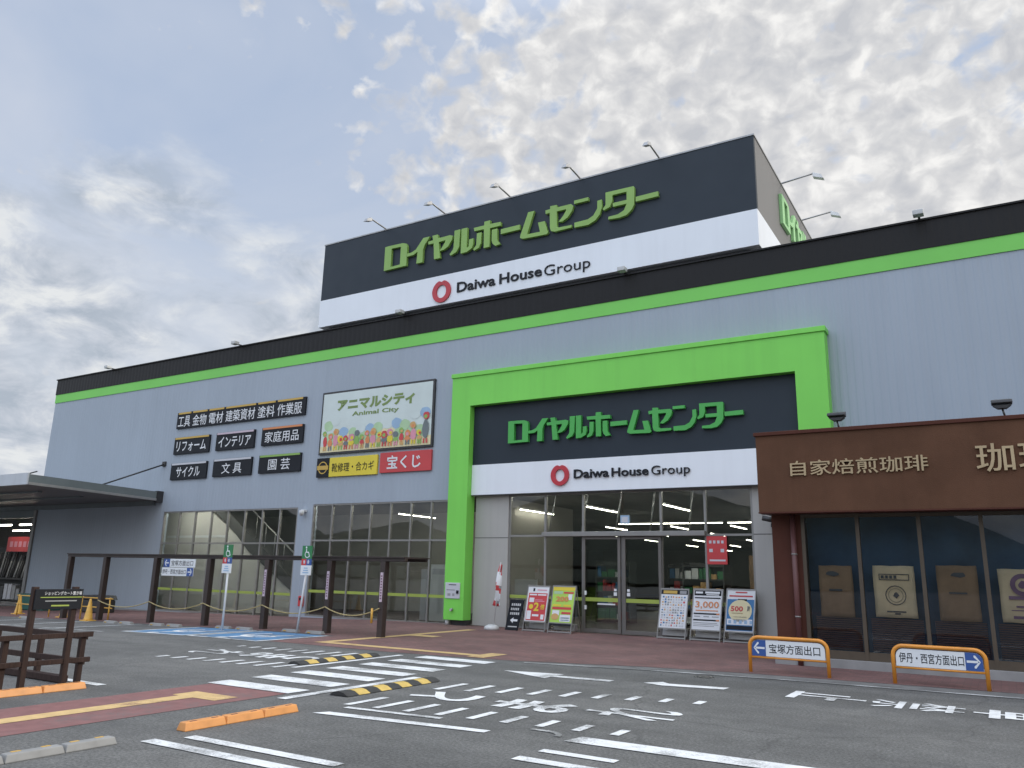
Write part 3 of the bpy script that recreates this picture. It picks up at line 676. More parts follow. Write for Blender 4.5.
for i in range(19):
    x = -22.05+i*.272; h = random.uniform(.16, .3)+(.34 if i == 18 else .16 if i in (0, 2, 16) else 0); yy = y-.022-.0012*i; w = random.uniform(.1, .15)
    mb.m = i*5 % 7; blob(mb, x, 6.22+h*.75, w, h*.62, yy, 12, .12)
    mb.m = (i*3+2) % 7; blob(mb, x+random.uniform(-.04, .04), 6.3+h*1.45, w*1.05, w*1.0, yy-.0005, 12, .12)
    mb.m = (i*2+1) % 7; blob(mb, x+random.uniform(-.03, .03), 6.29+h*1.4, w*.55, w*.5, yy-.0008, 10, .1)
    mb.m = (i*5+1) % 7
    for k in (-1, 1): mb.poly([(x+k*w*.5-.035, yy-.0003, 6.13), (x+k*w*.5+.035, yy-.0003, 6.13), (x+k*w*.45+.03, yy-.0003, 6.3), (x+k*w*.45-.03, yy-.0003, 6.3)])
mb.build('painted_crowd', ['sign_red', 'tan_print', 'letter_green', 'pink_print', 'sign_yellow', 'sign_orange', 'canopy_dark'], t)
MB().text('アニマルシティ', -19.63, 7.88, y-.012, 3.8, .46, .055).build('lettering', 'dk_green_print', t)
MB().text('Animal City', -19.6, 7.47, y-.012, 2.3, .22, .03).build('small_lettering', 'dk_green_print', t)
t, y = wall_sign('shoe_and_key_sign', 'yellow sign with black end panel and shoe repair lettering below the picture board', 'sign', -22.39, -19.35, 5.12, 5.85, 'sign_yellow')
MB().box(-22.395, -21.74, y-.006, y+.03, 5.115, 5.855).build('black_panel', 'ink', t)
rg = [(-22.07+.24*math.cos(R(a)), 5.48+.24*math.sin(R(a))) for a in range(0, 360, 15)]; ri = [(-22.07+.2*math.cos(R(a)), 5.48+.2*math.sin(R(a))) for a in range(0, 360, 15)]
V, F = curve_fill([rg, ri], .001)
e = MB().add([(a, y-.012-c, b) for a, b, c in V], F); e.box(-22.36, -21.78, y-.018, y-.014, 5.4, 5.56); e.build('emblem', 'amber', t)
MB().text('靴修理・合カギ', -20.55, 5.46, y-.008, 2.1, .34, .004).build('lettering', 'ink', t)
t, y = wall_sign('lottery_sign', 'red lottery sign with white lettering below the right half of the picture board', 'sign', -19.22, -16.87, 5.15, 5.89, 'sign_red')
MB().text('宝くじ', -18.1, 5.52, y-.008, 1.55, .5, .02).build('lettering', 'white', t)
dc = thing('dome_camera', 'small white dome camera on the grey pier between the two windows', 'camera', (-22.9, 22.2, 3.8))
MB().box(-22.98, -22.82, 22.14, D, 3.82, 3.9).build('bracket', 'white', dc); MB().tube([(-22.9, 22.12, 3.86), (-22.9, 22.12, 3.74), (-22.9, 22.12, 3.66)], [.1, .1, .05], 14).build('dome', 'dirty_white', dc)
fb = thing('fire_bell', 'small red box low on the grey pier between the windows', 'box', (-22.85, D, .4))
MB().box(-22.8, -22.58, D-.1, D-.001, .3, .68).build('case', 'sign_red', fb, bevel=.015); MB().box(-22.74, -22.64, D-.108, D-.099, .52, .62).build('front_plate', 'ink', fb)
pn = thing('notice_plate', 'pale notice plate with black reader on the green portal leg', 'notice', (-15.47, py, .9))
MB().box(-15.74, -15.16, py-.03, py-.001, .84, 1.34).build('plate', 'pale', pn, bevel=.006)
mb = MB(); mb.box(-15.28, -15.2, py-.06, py-.029, 1.0, 1.1); mb.rect(-15.6, -15.3, 1.26, 1.285, py-.033); mb.rect(-15.68, -15.35, 1.1, 1.115, py-.033); mb.build('reader', 'ink', pn)
mb = MB(); mb.rect(-15.64, -15.52, .92, 1.0, py-.033); mb.rect(-15.45, -15.36, .92, 1.0, py-.033); mb.build('print', 'grey_print', pn)
sp = thing('leg_spotlight', 'tiny spotlight low on the green portal leg', 'light', (-15.45, py, .5))
MB().tube([(-15.45, py-.001, .5), (-15.45, py-.1, .48)], .045, 12).build('housing', 'grey_metal', sp); MB().tube([(-15.45, py-.1, .48), (-15.45, py-.11, .478)], .036, 12).build('lens', 'lens', sp)
rp = thing('red_poster', 'red hanging poster with white print on the entrance glass', 'poster', (-6.8, D-.02, 2.05))
MB().box(-7.07, -6.5, D-.025, D-.01, 2.05, 2.82).build('sheet', 'sign_red', rp)
mb = MB(); yy = D-.028
for i in range(4): mb.rect(-7.0+i*.115, -6.93+i*.115, 2.62, 2.7, yy)
mb.rect(-7.0, -6.9, 2.38, 2.47, yy); mb.rect(-6.68, -6.58, 2.38, 2.47, yy); mb.rect(-7.0, -6.55, 2.13, 2.18, yy); mb.build('print', 'pale', rp)
bs_ = thing('window_sticker', 'pale blue square sticker on the glass above the doors', 'sticker', (-9.55, D, 3.2))
MB().box(-9.7, -9.42, D-.01, D+.04, 3.19, 3.45).build('sheet', 'mid_blue_print', bs_); MB().rect(-9.66, -9.46, 3.24, 3.4, D-.013).build('print', 'pale', bs_)

# ---------------------------------------------------------------- loading canopy and annex on the left
ca = thing('loading_canopy', 'flat steel loading canopy with pale front edge over the left entrance', 'canopy', (-40, 20, 4.6))
cy0 = 16.45
def slab(x0, x1, y0, y1, z0, z1):
    d = lambda y: -.14*(y-cy0)/(D-cy0)
    return MB().hexa([(x0, y0, z0+d(y0)), (x1, y0, z0+d(y0)), (x1, y1, z0+d(y1)), (x0, y1, z0+d(y1))], [(x0, y0, z1+d(y0)), (x1, y0, z1+d(y0)), (x1, y1, z1+d(y1)), (x0, y1, z1+d(y1))])
slab(-60, -31.92, cy0, D-.05, 4.62, 4.72).build('soffit', 'soffit', ca)
slab(-60, -32.0, cy0+.05, D-.06, 4.722, 4.96).build('deck', 'canopy_dark', ca)
slab(-60, -31.86, cy0-.06, cy0-.001, 4.6, 5.05).build('front_fascia', 'canopy_white', ca)
slab(-31.918, -31.8, cy0, D-.052, 4.6, 4.7).build('edge_flange', 'grey_metal', ca)
slab(-31.99, -31.84, cy0, D-.052, 4.702, 5.0).build('edge_beam', 'canopy_dark', ca)
MB().box(-32.0, -31.78, D-.3, D-.001, 4.4, 4.9).build('end_bracket', 'dark_metal', ca)
for yy in (18.0, 19.8): slab(-44, -34, yy, yy+.18, 4.56, 4.618).build('soffit_beam', 'canopy_dark', ca)
slab(-50, -32.2, D-.2, D-.06, 4.42, 4.618).build('soffit_beam', 'canopy_dark', ca)
for a, b in (((-31.95, D, 6.14), (-32.3, 19.7, 4.95)), ((-42.5, D, 6.3), (-42.5, 19.0, 4.95))): MB().tube([a, b], .033, 8).build('tie_rod', 'dark_metal', ca)
MB().box(-32.08, -31.85, D-.06, D-.001, 6.03, 6.25).build('rod_plate', 'dark_metal', ca)
an = thing('garden_annex', 'low dark annex with open front full of goods beneath the canopy', 'building', (-50, 24, -.4))
MB().box(-62, -41.82, 30, 30.2, -.6, 4.6).box(-62, -61.8, D, 30, -.6, 4.6).box(-41.9, -41.802, D+.3, 30, -.6, 4.6).build('wall', 'inside_wall', an)
MB().box(-62, -41.81, D-.04, 30.3, 4.602, 4.618).build('ceiling', 'inside_ceiling', an)
MB().box(-62, -41.81, D, 30, -.62, -.4).build('floor', 'inside_floor', an)
MB().box(-42.05, -41.82, D-.08, D+.1, -.6, 4.6).build('corner_post', 'alu', an)
MB().box(-61.9, -42.06, D-.02, D+.1, 3.9, 4.6).build('lintel', 'canopy_dark', an)
for i, (x, y, z, lb) in enumerate(((-43.6, 22.9, 3.62, 'bright tube over the annex front, right end nearest the wall'), (-46.2, 22.9, 3.62, 'bright tube over the annex front, at the left image edge'), (-49.3, 25.5, 3.5, 'bright tube deeper inside the annex'))):
    t = thing('annex_light', lb, 'light', (x, y, z), 'tubes inside the annex'); MB().box(x-.85, x+.85, y-.06, y+.06, z+.02, z+.08).build('housing', 'white', t); MB().box(x-.83, x+.83, y-.05, y+.05, z-.04, z+.018).build('tube', 'tube', t)
rb = thing('red_banner', 'red banner hanging over the goods in the annex', 'banner', (-44, 24, 2.5))
MB().box(-47.6, -45.0, 24.0, 24.03, 2.25, 3.05).build('sheet', 'sign_red', rb)
mb = MB()
for i in range(5): mb.rect(-47.3+i*.45, -47.0+i*.45, 2.5, 2.8, 23.995)
mb.build('print', 'pink_print', rb)
rk = thing('tool_rack', 'dark rack of long hanging goods under the red banner', 'rack', (-45, 24.5, -.4))
mb = MB(); mb.box(-50, -43, 24.6, 24.7, -.4, 2.5); mb.box(-50, -43, 24.0, 24.6, .75, .82); mb.box(-50, -43, 24.0, 24.6, -.35, -.3); mb.build('frame', 'shelf', rk)
mb = MB(); mb.m = 0
for i in range(26):
    x = -49.8+i*.26; mb.m = i % 3; mb.tube([(x, 24.3, .85), (x+random.uniform(-.12, .12), 24.5, random.uniform(1.8, 2.45))], random.uniform(.02, .05), 6)
for i in range(16):
    x = -49.8+i*.42; mb.m = random.choice((0, 1, 2, 3)); mb.box(x, x+.32, 24.05, 24.5, -.29, random.uniform(.1, .6))
mb.build('goods', ['grey_metal', 'shelf', 'dirty_white', 'pale'], rk)

# ---------------------------------------------------------------- rain shelter of brown posts
sh = thing('rain_shelter', 'long brown shelter of seven posts under a thin flat roof', 'shelter', (-20, 16.4, 0))
px = [-28.1, -26.0, -23.27, -20.66, -18.13, -15.69, -13.8]
for i, x in enumerate(px):
    MB().box(x-.085, x+.085, 16.32, 16.49, zg(x)-.05, 1.9).build('post', 'brown_post', sh, bevel=.012)
MB().box(-28.25, -13.1, 16.34, 16.47, 1.902, 1.985).build('front_beam', 'brown_post', sh, bevel=.01)
MB().box(-28.25, -13.1, 16.3, 17.4, 1.987, 2.02).build('roof_sheet', 'brown_post', sh)
for x in px: MB().box(x-.05, x+.05, 16.475, 17.3, 1.91, 1.983).build('rafter', 'brown_post', sh)
MB().box(-28.2, -13.15, 17.3, 17.38, 1.91, 1.985).build('rear_beam', 'brown_post', sh)
for x in px[4:]:
    l = MB().box(x-.045, x+.045, 16.305, 16.316, .88, 1.62).build('paper_label', 'pink', sh)
    mb = MB()
    for k in range(9): mb.rect(x-.025, x+.025, .95+k*.07, .985+k*.07, 16.303)
    mb.build('print', 'purple_print', l)
ds = thing('exit_board', 'small white exit board with left arrow hanging on the brown shelter, upper one', 'sign', (-22, 16.28, 1.62), 'exit boards on the shelter')
def arrow(mb, cx, cz, y, s, right):
    k = 1 if right else -1
    mb.poly([(cx-k*.5*s, y, cz-.09*s), (cx+k*.3*s, y, cz-.09*s), (cx+k*.3*s, y, cz+.09*s), (cx-k*.5*s, y, cz+.09*s)] if right else [(cx-.3*s, y, cz-.09*s), (cx+.5*s, y, cz-.09*s), (cx+.5*s, y, cz+.09*s), (cx-.3*s, y, cz+.09*s)])
    for sg in (1, -1):
        a = [(cx+k*.5*s, cz), (cx+k*.36*s, cz+sg*.02*s), (cx+k*.02*s, cz+sg*.36*s), (cx+k*.02*s, cz+sg*.5*s), (cx+k*.14*s, cz+sg*.5*s)]
        if (sg > 0) == right: a = a
        else: a = a[::-1]
        mb.poly([(p[0], y-.0008*(1+sg), p[1]) for p in a])
MB().box(-22.72, -21.2, 16.26, 16.28, 1.63, 1.88).build('board', 'white', ds); MB().rect(-22.72, -22.42, 1.63, 1.88, 16.257).build('blue_end', 'sign_blue', ds)
mb = MB(); arrow(mb, -22.57, 1.755, 16.254, .2, False); mb.build('arrow', 'white', ds)
MB().text('宝塚方面出口', -21.82, 1.755, 16.256, 1.05, .16, .003).build('lettering', 'ink', ds)
ds = thing('exit_board', 'small white exit board with right arrow hanging on the brown shelter, lower one', 'sign', (-22, 16.28, 1.36), 'exit boards on the shelter')
MB().box(-22.78, -21.26, 16.26, 16.28, 1.365, 1.615).build('board', 'white', ds); MB().rect(-21.56, -21.26, 1.365, 1.615, 16.257).build('blue_end', 'sign_blue', ds)
mb = MB(); arrow(mb, -21.41, 1.49, 16.254, .2, True); mb.build('arrow', 'white', ds)
MB().text('伊丹・西宮方面出口', -22.17, 1.49, 16.256, 1.14, .15, .003).build('lettering', 'ink', ds)
rp_ = MB(); pr = px[1:]
for a, b in zip(pr, pr[1:]):
    za, zb = .5+.018*(a+26), .5+.018*(b+26); sag = .2
    rp_.tube([(a+(b-a)*k/10, 16.28, za+(zb-za)*k/10-sag*4*(k/10)*(1-k/10)) for k in range(11)], .016, 6)
rb_ = tag(rp_.build('rope_barrier', 'rope'), 'thin yellow rope sagging between the brown shelter posts', 'rope')
MB().tube([(-14.0, 16.24, .72), (-14.0, 16.24, .35)], .03, 8).build('rope_end', 'yellow', rb_)

# ---------------------------------------------------------------- accessible parking signs
def access_sign(x, y, lean, label):
    z0 = zg(x); t = thing('accessible_parking_sign', label, 'sign', (x, y, z0), 'accessible parking signs')
    MB().tube([(x, y, z0), (x+lean, y+.02, 2.28)], .03, 10).build('pole', 'white', t)
    bx = x+lean*.85
    MB().box(bx-.18, bx+.18, y-.05, y-.03, 1.93, 2.28).build('wheelchair_panel', 'sign_green', t)
    yy = y-.053; mb = MB()
    ring = [(bx+.02+.085*math.cos(R(a)), 2.05+.085*math.sin(R(a))) for a in range(-30, -250, -20)]
    for a, b in zip(ring, ring[1:]):
        d = Vector((b[0]-a[0], b[1]-a[1])); n = Vector((-d.y, d.x)).normalized()*.012
        mb.poly([(a[0]-n.x, yy, a[1]-n.y), (a[0]+n.x, yy, a[1]+n.y), (b[0]+n.x, yy, b[1]+n.y), (b[0]-n.x, yy, b[1]-n.y)][::-1])
    mb.poly([(bx-.035, yy, 2.1), (bx+.0, yy, 2.1), (bx-.01, yy, 2.2), (bx-.04, yy, 2.2)]); mb.poly([(bx-.02, yy-.001, 2.09), (bx+.07, yy-.001, 2.09), (bx+.07, yy-.001, 2.12), (bx-.02, yy-.001, 2.12)])
    mb.poly([(bx+.05, yy-.002, 2.1), (bx+.1, yy-.002, 1.98), (bx+.125, yy-.002, 1.99), (bx+.075, yy-.002, 2.11)]); blob(mb, bx-.03, 2.235, .028, .028, yy, 12, 0)
    mb.build('wheelchair_symbol', 'white', t)
    MB().box(bx-.18, bx, y-.05, y-.03, 1.76, 1.928).build('red_panel', 'sign_red', t); MB().box(bx+.001, bx+.18, y-.05, y-.03, 1.76, 1.928).build('blue_panel', 'sign_blue', t)
    mb = MB(); blob(mb, bx-.075, 1.85, .035, .05, yy, 10, .2); blob(mb, bx+.075, 1.85, .035, .05, yy, 10, .2); mb.build('user_symbol', 'pale', t)
    MB().box(bx-.19, bx+.19, y-.05, y-.03, 1.5, 1.758).build('text_panel', 'white', t)
    mb = MB()
    for k in range(3): mb.rect(bx-.11+.02*k, bx+.11-.02*k, 1.55+k*.06, 1.58+k*.06, yy)
    mb.build('print', 'mid_blue_print', t)
access_sign(-18.63, 15.4, -.03, 'accessible parking sign on leaning white pole, left one')
access_sign(-16.32, 15.95, .22, 'accessible parking sign on leaning white pole in front of the grey pier')

# wheel stops
ws = thing('wheel_stop', 'grey concrete wheel stop in the parking row', 'wheel stop', (-19.9, 15.9, zg(-19.4)), 'concrete wheel stops along the brick edge')
x, y, z = -19.9, 15.9, zg(-19.4)
MB().hexa([(x-.3, y-.09, z-.02), (x+.3, y-.09, z-.02), (x+.3, y+.09, z-.02), (x-.3, y+.09, z-.02)], [(x-.27, y-.05, z+.075), (x+.27, y-.05, z+.075), (x+.27, y+.05, z+.075), (x-.27, y+.05, z+.075)]).build('block', 'concrete', ws, bevel=.012)
MB().box(x-.2, x-.12, y-.095, y-.06, z+.02, z+.04).build('reflector', 'reflector', ws)
names = {-19.06: 'grey wheel stop at the foot of the left accessible sign', -18.2: 'grey wheel stop at the right corner of the left blue bay', -16.65: 'grey wheel stop at the foot of the right accessible sign', -15.75: 'grey wheel stop at the right corner of the right blue bay',
    -21.7: 'grey wheel stop left of the fourth shelter post', -20.9: 'grey wheel stop directly before the fourth shelter post', -24.0: 'grey wheel stop left of the third shelter post', -23.2: 'grey wheel stop directly before the third shelter post', -31.0: 'grey wheel stop beside the leftmost yellow cone', -28.9: 'grey wheel stop right of the leftmost yellow cone'}
for i, (xx, lb) in enumerate(names.items()):
    yy = {-19.06: 15.8, -18.2: 15.8, -16.65: 16.05, -15.75: 16.05}.get(xx, 15.55)
    if i == 0: ws.location = (xx, yy, zg(xx)); ws['label'] = lb
    else: dup(ws, (xx, yy, zg(xx)), lb)

# cones and pipe barriers at the left
cn = thing('traffic_cone', 'yellow traffic cone', 'cone', (0, 0, 0), 'yellow cones under the canopy')
MB().tube([(0, 0, .03), (0, 0, .06), (0, 0, .68), (0, 0, .7)], [.15, .135, .035, .025], 16).build('cone_body', 'yellow', cn)
MB().box(-.18, .18, -.18, .18, 0, .032).build('base', 'yellow', cn, bevel=.01)
for i, (x, y, lb) in enumerate(((-32.5, 17.2, 'yellow traffic cone at the far left before the annex opening'), (-28.6, 16.7, 'yellow traffic cone half hidden by the black corral sign'), (-25.72, 15.86, 'yellow traffic cone beside the second shelter post'))):
    if i == 0: cn.location = (x, y, zg(x)); cn['label'] = lb
    else: dup(cn, (x, y, zg(x)), lb)
for x0, x1, yy, lb in ((-31.6, -29.2, 16.6, 'orange pipe barrier behind the left yellow cone'), (-27.4, -25.5, 16.5, 'orange pipe barrier between the corral sign and the last cone')):
    t = thing('pipe_barrier', lb, 'barrier', (x0, yy, zg(x0)), 'orange pipe barriers'); z = zg(x0)
    for zz in (.42, .72): MB().tube([(x0, yy, z+zz), (x1, yy, z+zz)], .02, 8).build('rail', 'yellow', t)
    for xx in (x0+.15, x1-.15): MB().tube([(xx, yy, z), (xx, yy, z+.76)], .025, 8).build('leg', 'yellow', t)
gb = thing('storage_bin', 'dark teal bin behind the left pipe barrier', 'bin', (-36, 19.5, zg(-36)))
z = zg(-36); MB().box(-37, -35, 19.5, 20.4, z, z+.6).build('body', 'teal', gb, bevel=.04); MB().box(-37.05, -34.95, 19.45, 20.45, z+.605, z+.67).build('lid', 'teal', gb, bevel=.02)
gb = thing('storage_bin', 'grey covered bin before the wall between the first two shelter posts', 'bin', (-31.6, 19.5, zg(-31)))
z = zg(-31); MB().box(-32.3, -31, 19.5, 20.2, z, z+.5).build('body', 'dark_metal', gb, bevel=.05); MB().prism([(-32.35, z+.505), (-30.95, z+.505), (-31.1, z+.68), (-32.2, z+.68)], 19.45, 20.25).build('lid', 'dark_metal', gb, bevel=.02)

# ---------------------------------------------------------------- cart corral of brown timber
co = thing('cart_corral', 'open cart corral of dark brown timber rails with a black sign', 'corral', (-11.3, 6.5, 0))
def post(x, y, h, lean=0): MB().box(x-.037, x+.037, y-.037, y+.037, 0, h).build('post', 'brown_wood', co, bevel=.006)
for y, h in ((6.93, .66), (5.88, .66), (4.75, .66), (3.6, .66)): post(-11.3, y, h)
for y in (6.12, 6.68): post(-11.23, y, 1.34)
for x in (-12.55, -13.8, -15.0): post(x, 7.05, .66)
for zz in (.3, .64): MB().box(-11.255, -11.21, 3.4, 7.03, zz+.01, zz+.078).build('rail', 'brown_wood', co, bevel=.006)
for zz in (.26, .6): MB().box(-15.6, -11.35, 7.0, 7.045, zz, zz+.08).build('rail', 'brown_wood', co, bevel=.006)
MB().box(-15.6, -11.6, 6.86, 6.98, .01, .1).build('floor_beam', 'brown_wood', co, bevel=.006)
b = MB().box(-11.19, -11.165, 6.1, 6.76, 1.04, 1.31).build('sign_board', 'ink', co, bevel=.003)
MB().text('ショッピングカート置き場', 6.48, 1.255, -11.162, .52, .05, .005, mode='side').build('lettering', 'white', b)
mb = MB(); mb.poly([(-11.162, 6.17, 1.195), (-11.162, 6.75, 1.195), (-11.162, 6.75, 1.207), (-11.162, 6.17, 1.207)]); mb.poly([(-11.162, 6.33, 1.08), (-11.162, 6.58, 1.08), (-11.162, 6.58, 1.1), (-11.162, 6.33, 1.1)]); mb.build('yellow_print', 'stripe', b)
mb = MB(); mb.poly([(-11.162, 6.24, 1.145), (-11.162, 6.68, 1.145), (-11.162, 6.68, 1.16), (-11.162, 6.24, 1.16)]); mb.build('white_print', 'grey_print', b)

# low kerb blocks
def kerb(x, y0, y1, mat, label, group, refl=False, h=.085):
    t = thing('kerb_block', label, 'kerb block', (x, (y0+y1)/2, 0), group)
    MB().hexa([(x-.075, y0, 0), (x+.075, y0, 0), (x+.075, y1, 0), (x-.075, y1, 0)], [(x-.05, y0+.02, h), (x+.05, y0+.02, h), (x+.05, y1-.02, h), (x-.05, y1-.02, h)]).build('block', mat, t, bevel=.01)
    for a in ((y0+.09, y0+.17), (y1-.17, y1-.09)):
        MB().box(x-.045 if refl else x+.01, x-.015 if refl else x+.035, a[0], a[1], h-.002, h+.003).build('reflector' if refl else 'bolt_recess', 'reflector' if refl else 'pipe_brown', t)
ys = [5.74, 6.27, 6.8, 7.32]
for a, b, lb in zip(ys, ys[1:], ('near block', 'middle block', 'far block')): kerb(-7.42, a, b, 'orange', 'orange kerb block standing alone on the asphalt, '+lb+' of three', 'orange kerb blocks on the asphalt')
ys = [3.45, 3.98, 4.5, 5.0]
for a, b, lb in zip(ys, ys[1:], ('cut by the left image edge', 'middle one of three', 'right one of three')): kerb(-7.42, a, b, 'grey_rubber', 'grey kerb block with amber reflectors, '+lb, 'grey kerb blocks in the foreground', True, .068)
ys = [5.05, 5.66, 6.24, 6.83]
for a, b, lb in zip(ys, ys[1:], ('left one', 'middle one', 'right end one')): kerb(-10.95, a, b, 'orange', 'orange kerb block at the foot of the brown corral, '+lb, 'orange kerb blocks by the corral')

# rubber speed bumps
def bump(x0, x1, y0, y1, n, label):
    t = thing('speed_bump', label, 'speed bump', ((x0+x1)/2, (y0+y1)/2, 0), 'striped speed bumps')
    for k in range(n):
        mb = MB(); a = y0+(y1-y0)*k/n+.004; b = y0+(y1-y0)*(k+1)/n-.004
        prof = [(x0, .009), (x0+(x1-x0)*.25, .05), (x0+(x1-x0)*.5, .062), (x0+(x1-x0)*.75, .05), (x1, .009)]
        V = [(p[0], a, p[1]) for p in prof]+[(p[0], b, p[1]) for p in prof]
        mb.add(V, [(0,5,6,1)[::-1], (1,6,7,2)[::-1], (2,7,8,3)[::-1], (3,8,9,4)[::-1]], True); mb.add(V, [(0,1,2,3,4), (9,8,7,6,5)])
        mb.build('yellow_segment' if k % 2 else 'black_segment', 'yellow_rubber' if k % 2 else 'rubber', t)
bump(-8.0, -7.66, 8.5, 10.6, 9, 'near yellow and black speed bump beside the crosswalk')
bump(-11.1, -10.78, 10.68, 12.85, 9, 'far yellow and black speed bump beside the crosswalk')

# ---------------------------------------------------------------- low guard signs by the cafe
def guard(x0, x1, y, right, words, label):
    t = thing('guard_sign', label, 'sign', ((x0+x1)/2, y, 0), 'orange exit guard signs')
    h, r = .62, .16
    path = [(x0, 0)]+arc(x0+r, h-r, r, 180, 90)+arc(x1-r, h-r, r, 90, 0)+[(x1, 0)]
    MB().tube([(a, y, b) for a, b in path], .033, 12).build('frame_tube', 'orange_steel', t)
    MB().tube([(x0+.02, y, .27), (x1-.02, y, .27)], .018, 8).build('cross_bar', 'orange_steel', t)
    a, b = x0+.045, x1-.045; rr = .12
    out = [(a, .295), (b, .295)]+arc(b-rr, .575-rr, rr, 0, 90, 5)+arc(a+rr, .575-rr, rr, 90, 180, 5)
    p = MB().prism(out, y-.012, y+.012).build('panel', 'white', t)
    yy = y-.0145; xb = .25
    if right: bl_ = [(b-xb, .296), (b-.001, .296)]+arc(b-.001-rr, .574-rr, rr, 0, 90, 5)+[(b-xb, .574)]
    else: bl_ = [(a+.001, .296), (a+xb, .296), (a+xb, .574)]+arc(a+.001+rr, .574-rr, rr, 90, 180, 5)
    MB().poly([(q[0], yy, q[1]) for q in bl_]).build('blue_end', 'sign_blue', t)
    mb = MB(); arrow(mb, (b-.13) if right else (a+.13), .435, y-.017, .2, right); mb.build('arrow', 'white', t)
    c0, c1 = (a+.05, b-xb-.02) if right else (a+xb+.06, b-.08)
    MB().text(words, (c0+c1)/2, .435, y-.0145, c1-c0, .165, .007).build('lettering', 'ink', t)
guard(-4.17, -2.8, 15.5, False, '宝塚方面出口', 'low orange tube exit sign with blue left arrow panel')
guard(-1.75, -.38, 15.5, True, '伊丹・西宮方面出口', 'low orange tube exit sign with blue right arrow panel')

# ---------------------------------------------------------------- cafe
cf = thing('cafe_building', 'brown roasted coffee shop with deep fascia and dark glass front', 'building', (1, 17.4, 0))
fy, wy = 16.8, 17.4; cx1 = 14
MB().box(-4.2, cx1, fy, fy+.4, 3.02, 4.6).box(-4.2, -3.9, fy+.4, D-.06, 3.02, 4.6).build('fascia', 'cafe_brown', cf)
MB().box(-4.24, cx1, fy-.04, fy+.5, 4.602, 4.68).box(-4.24, -3.86, fy+.5, D-.06, 4.602, 4.68).build('coping', 'cafe_red', cf, bevel=.01)
MB().box(-4.21, cx1, fy-.012, fy+.39, 2.99, 3.018).build('lower_trim', 'cafe_red', cf)
MB().box(-4.18, cx1, fy+.41, D-.07, 3.0, 3.06).build('soffit', 'dark_metal', cf)
MB().box(-4.1, -3.5, wy, wy+.4, .172, 2.998).box(-4.1, -3.9, wy+.4, D-.06, .172, 2.998).build('wall', 'cafe_red', cf)
MB().box(-4.16, cx1, wy-.07, wy+.5, -.02, .17).build('plinth', 'plinth', cf, bevel=.01)
dp = MB().tube([(-3.65, wy-.1, 2.99), (-3.65, wy-.1, .0)], .055, 12).build('downpipe', 'pipe_brown', cf)
MB().tube([(-3.65, wy-.1, 2.17), (-3.65, wy-.1, 2.2)], .062, 12).tube([(-3.65, wy-.1, .93), (-3.65, wy-.1, .96)], .062, 12).build('pipe_clip', 'alu', dp)
xs = [-3.47, -2.42, -1.31, -.26, .82, 1.9, 2.98]
mb = MB()
for x in xs: mb.box(x-.035, x+.035, wy-.02, wy+.1, .172, 2.997)
for a, b in zip(xs, xs[1:]): mb.box(a+.035, b-.035, wy-.01, wy+.09, .172, .33); mb.box(a+.035, b-.035, wy-.01, wy+.09, 2.93, 2.996)
wf = mb.build('window_frame', 'bronze', cf)
mb = MB()
for a, b in zip(xs, xs[1:]): mb.rect(a+.035, b-.035, .33, 2.93, wy+.04)
mb.build('glass_pane', 'shop_glass', wf)
MB().box(-3.5, 3.2, wy+.55, wy+.6, .2, 3.0).build('back_wall', 'navy_reflection', cf); MB().box(-3.88, cx1, wy+.5, D-.1, .05, .19).build('floor', 'inside_floor', cf); MB().box(-4.1, cx1, wy+.3, D-.08, 4.3, 4.4).build('roof', 'dark_metal', cf)
for x0, x1 in ((-3.35, -2.5), (-2.32, -1.4), (-1.2, -.35), (-.17, .74), (.9, 1.8)):
    mb = MB(); z = .34
    while z < .96: mb.hexa([(x0, wy+.2, z), (x1, wy+.2, z), (x1, wy+.23, z), (x0, wy+.23, z)], [(x0, wy+.16, z+.028), (x1, wy+.16, z+.028), (x1, wy+.19, z+.028), (x0, wy+.19, z+.028)]); z += .04
    mb.build('louvre_panel', 'louver', cf)
cs = thing('cafe_sign', 'gold raised kanji lettering across the brown cafe fascia', 'sign', (-1, fy, 3.7))
MB().text('自家焙煎珈琲', -2.26, 3.885, fy-.02, 2.52, .31, .006, .02, 3).build('small_lettering', 'gold', cs)
MB().text('珈琲', .43, 3.92, fy-.025, 1.29, .52, .006, .025, 3).build('large_lettering', 'gold', cs)
fl = thing('cafe_floodlight', 'black floodlight on short stem on the cafe roof edge, left one', 'floodlight', (-2.55, 16.95, 4.68), 'black floodlights on the cafe roof')
x, y, z = -2.55, 16.95, 4.68
MB().tube([(x, y, z), (x-.03, y, z+.16)], .018, 8).build('stem', 'dark_metal', fl)
MB().prism([(x-.1, z+.16), (x+.04, z+.16), (x+.12, z+.22), (x-.18, z+.22)], y-.08, y+.08).build('yoke', 'dark_metal', fl)
MB().hexa([(x-.2, y-.14, z+.25), (x+.14, y-.14, z+.25), (x+.14, y+.1, z+.24), (x-.2, y+.1, z+.24)], [(x-.2, y-.12, z+.31), (x+.14, y-.12, z+.31), (x+.14, y+.1, z+.36), (x-.2, y+.1, z+.36)]).build('head', 'dark_metal', fl, bevel=.015)
f2 = dup(fl, (.33, 16.95, 4.68), 'black floodlight on short stem on the cafe roof edge, right one')
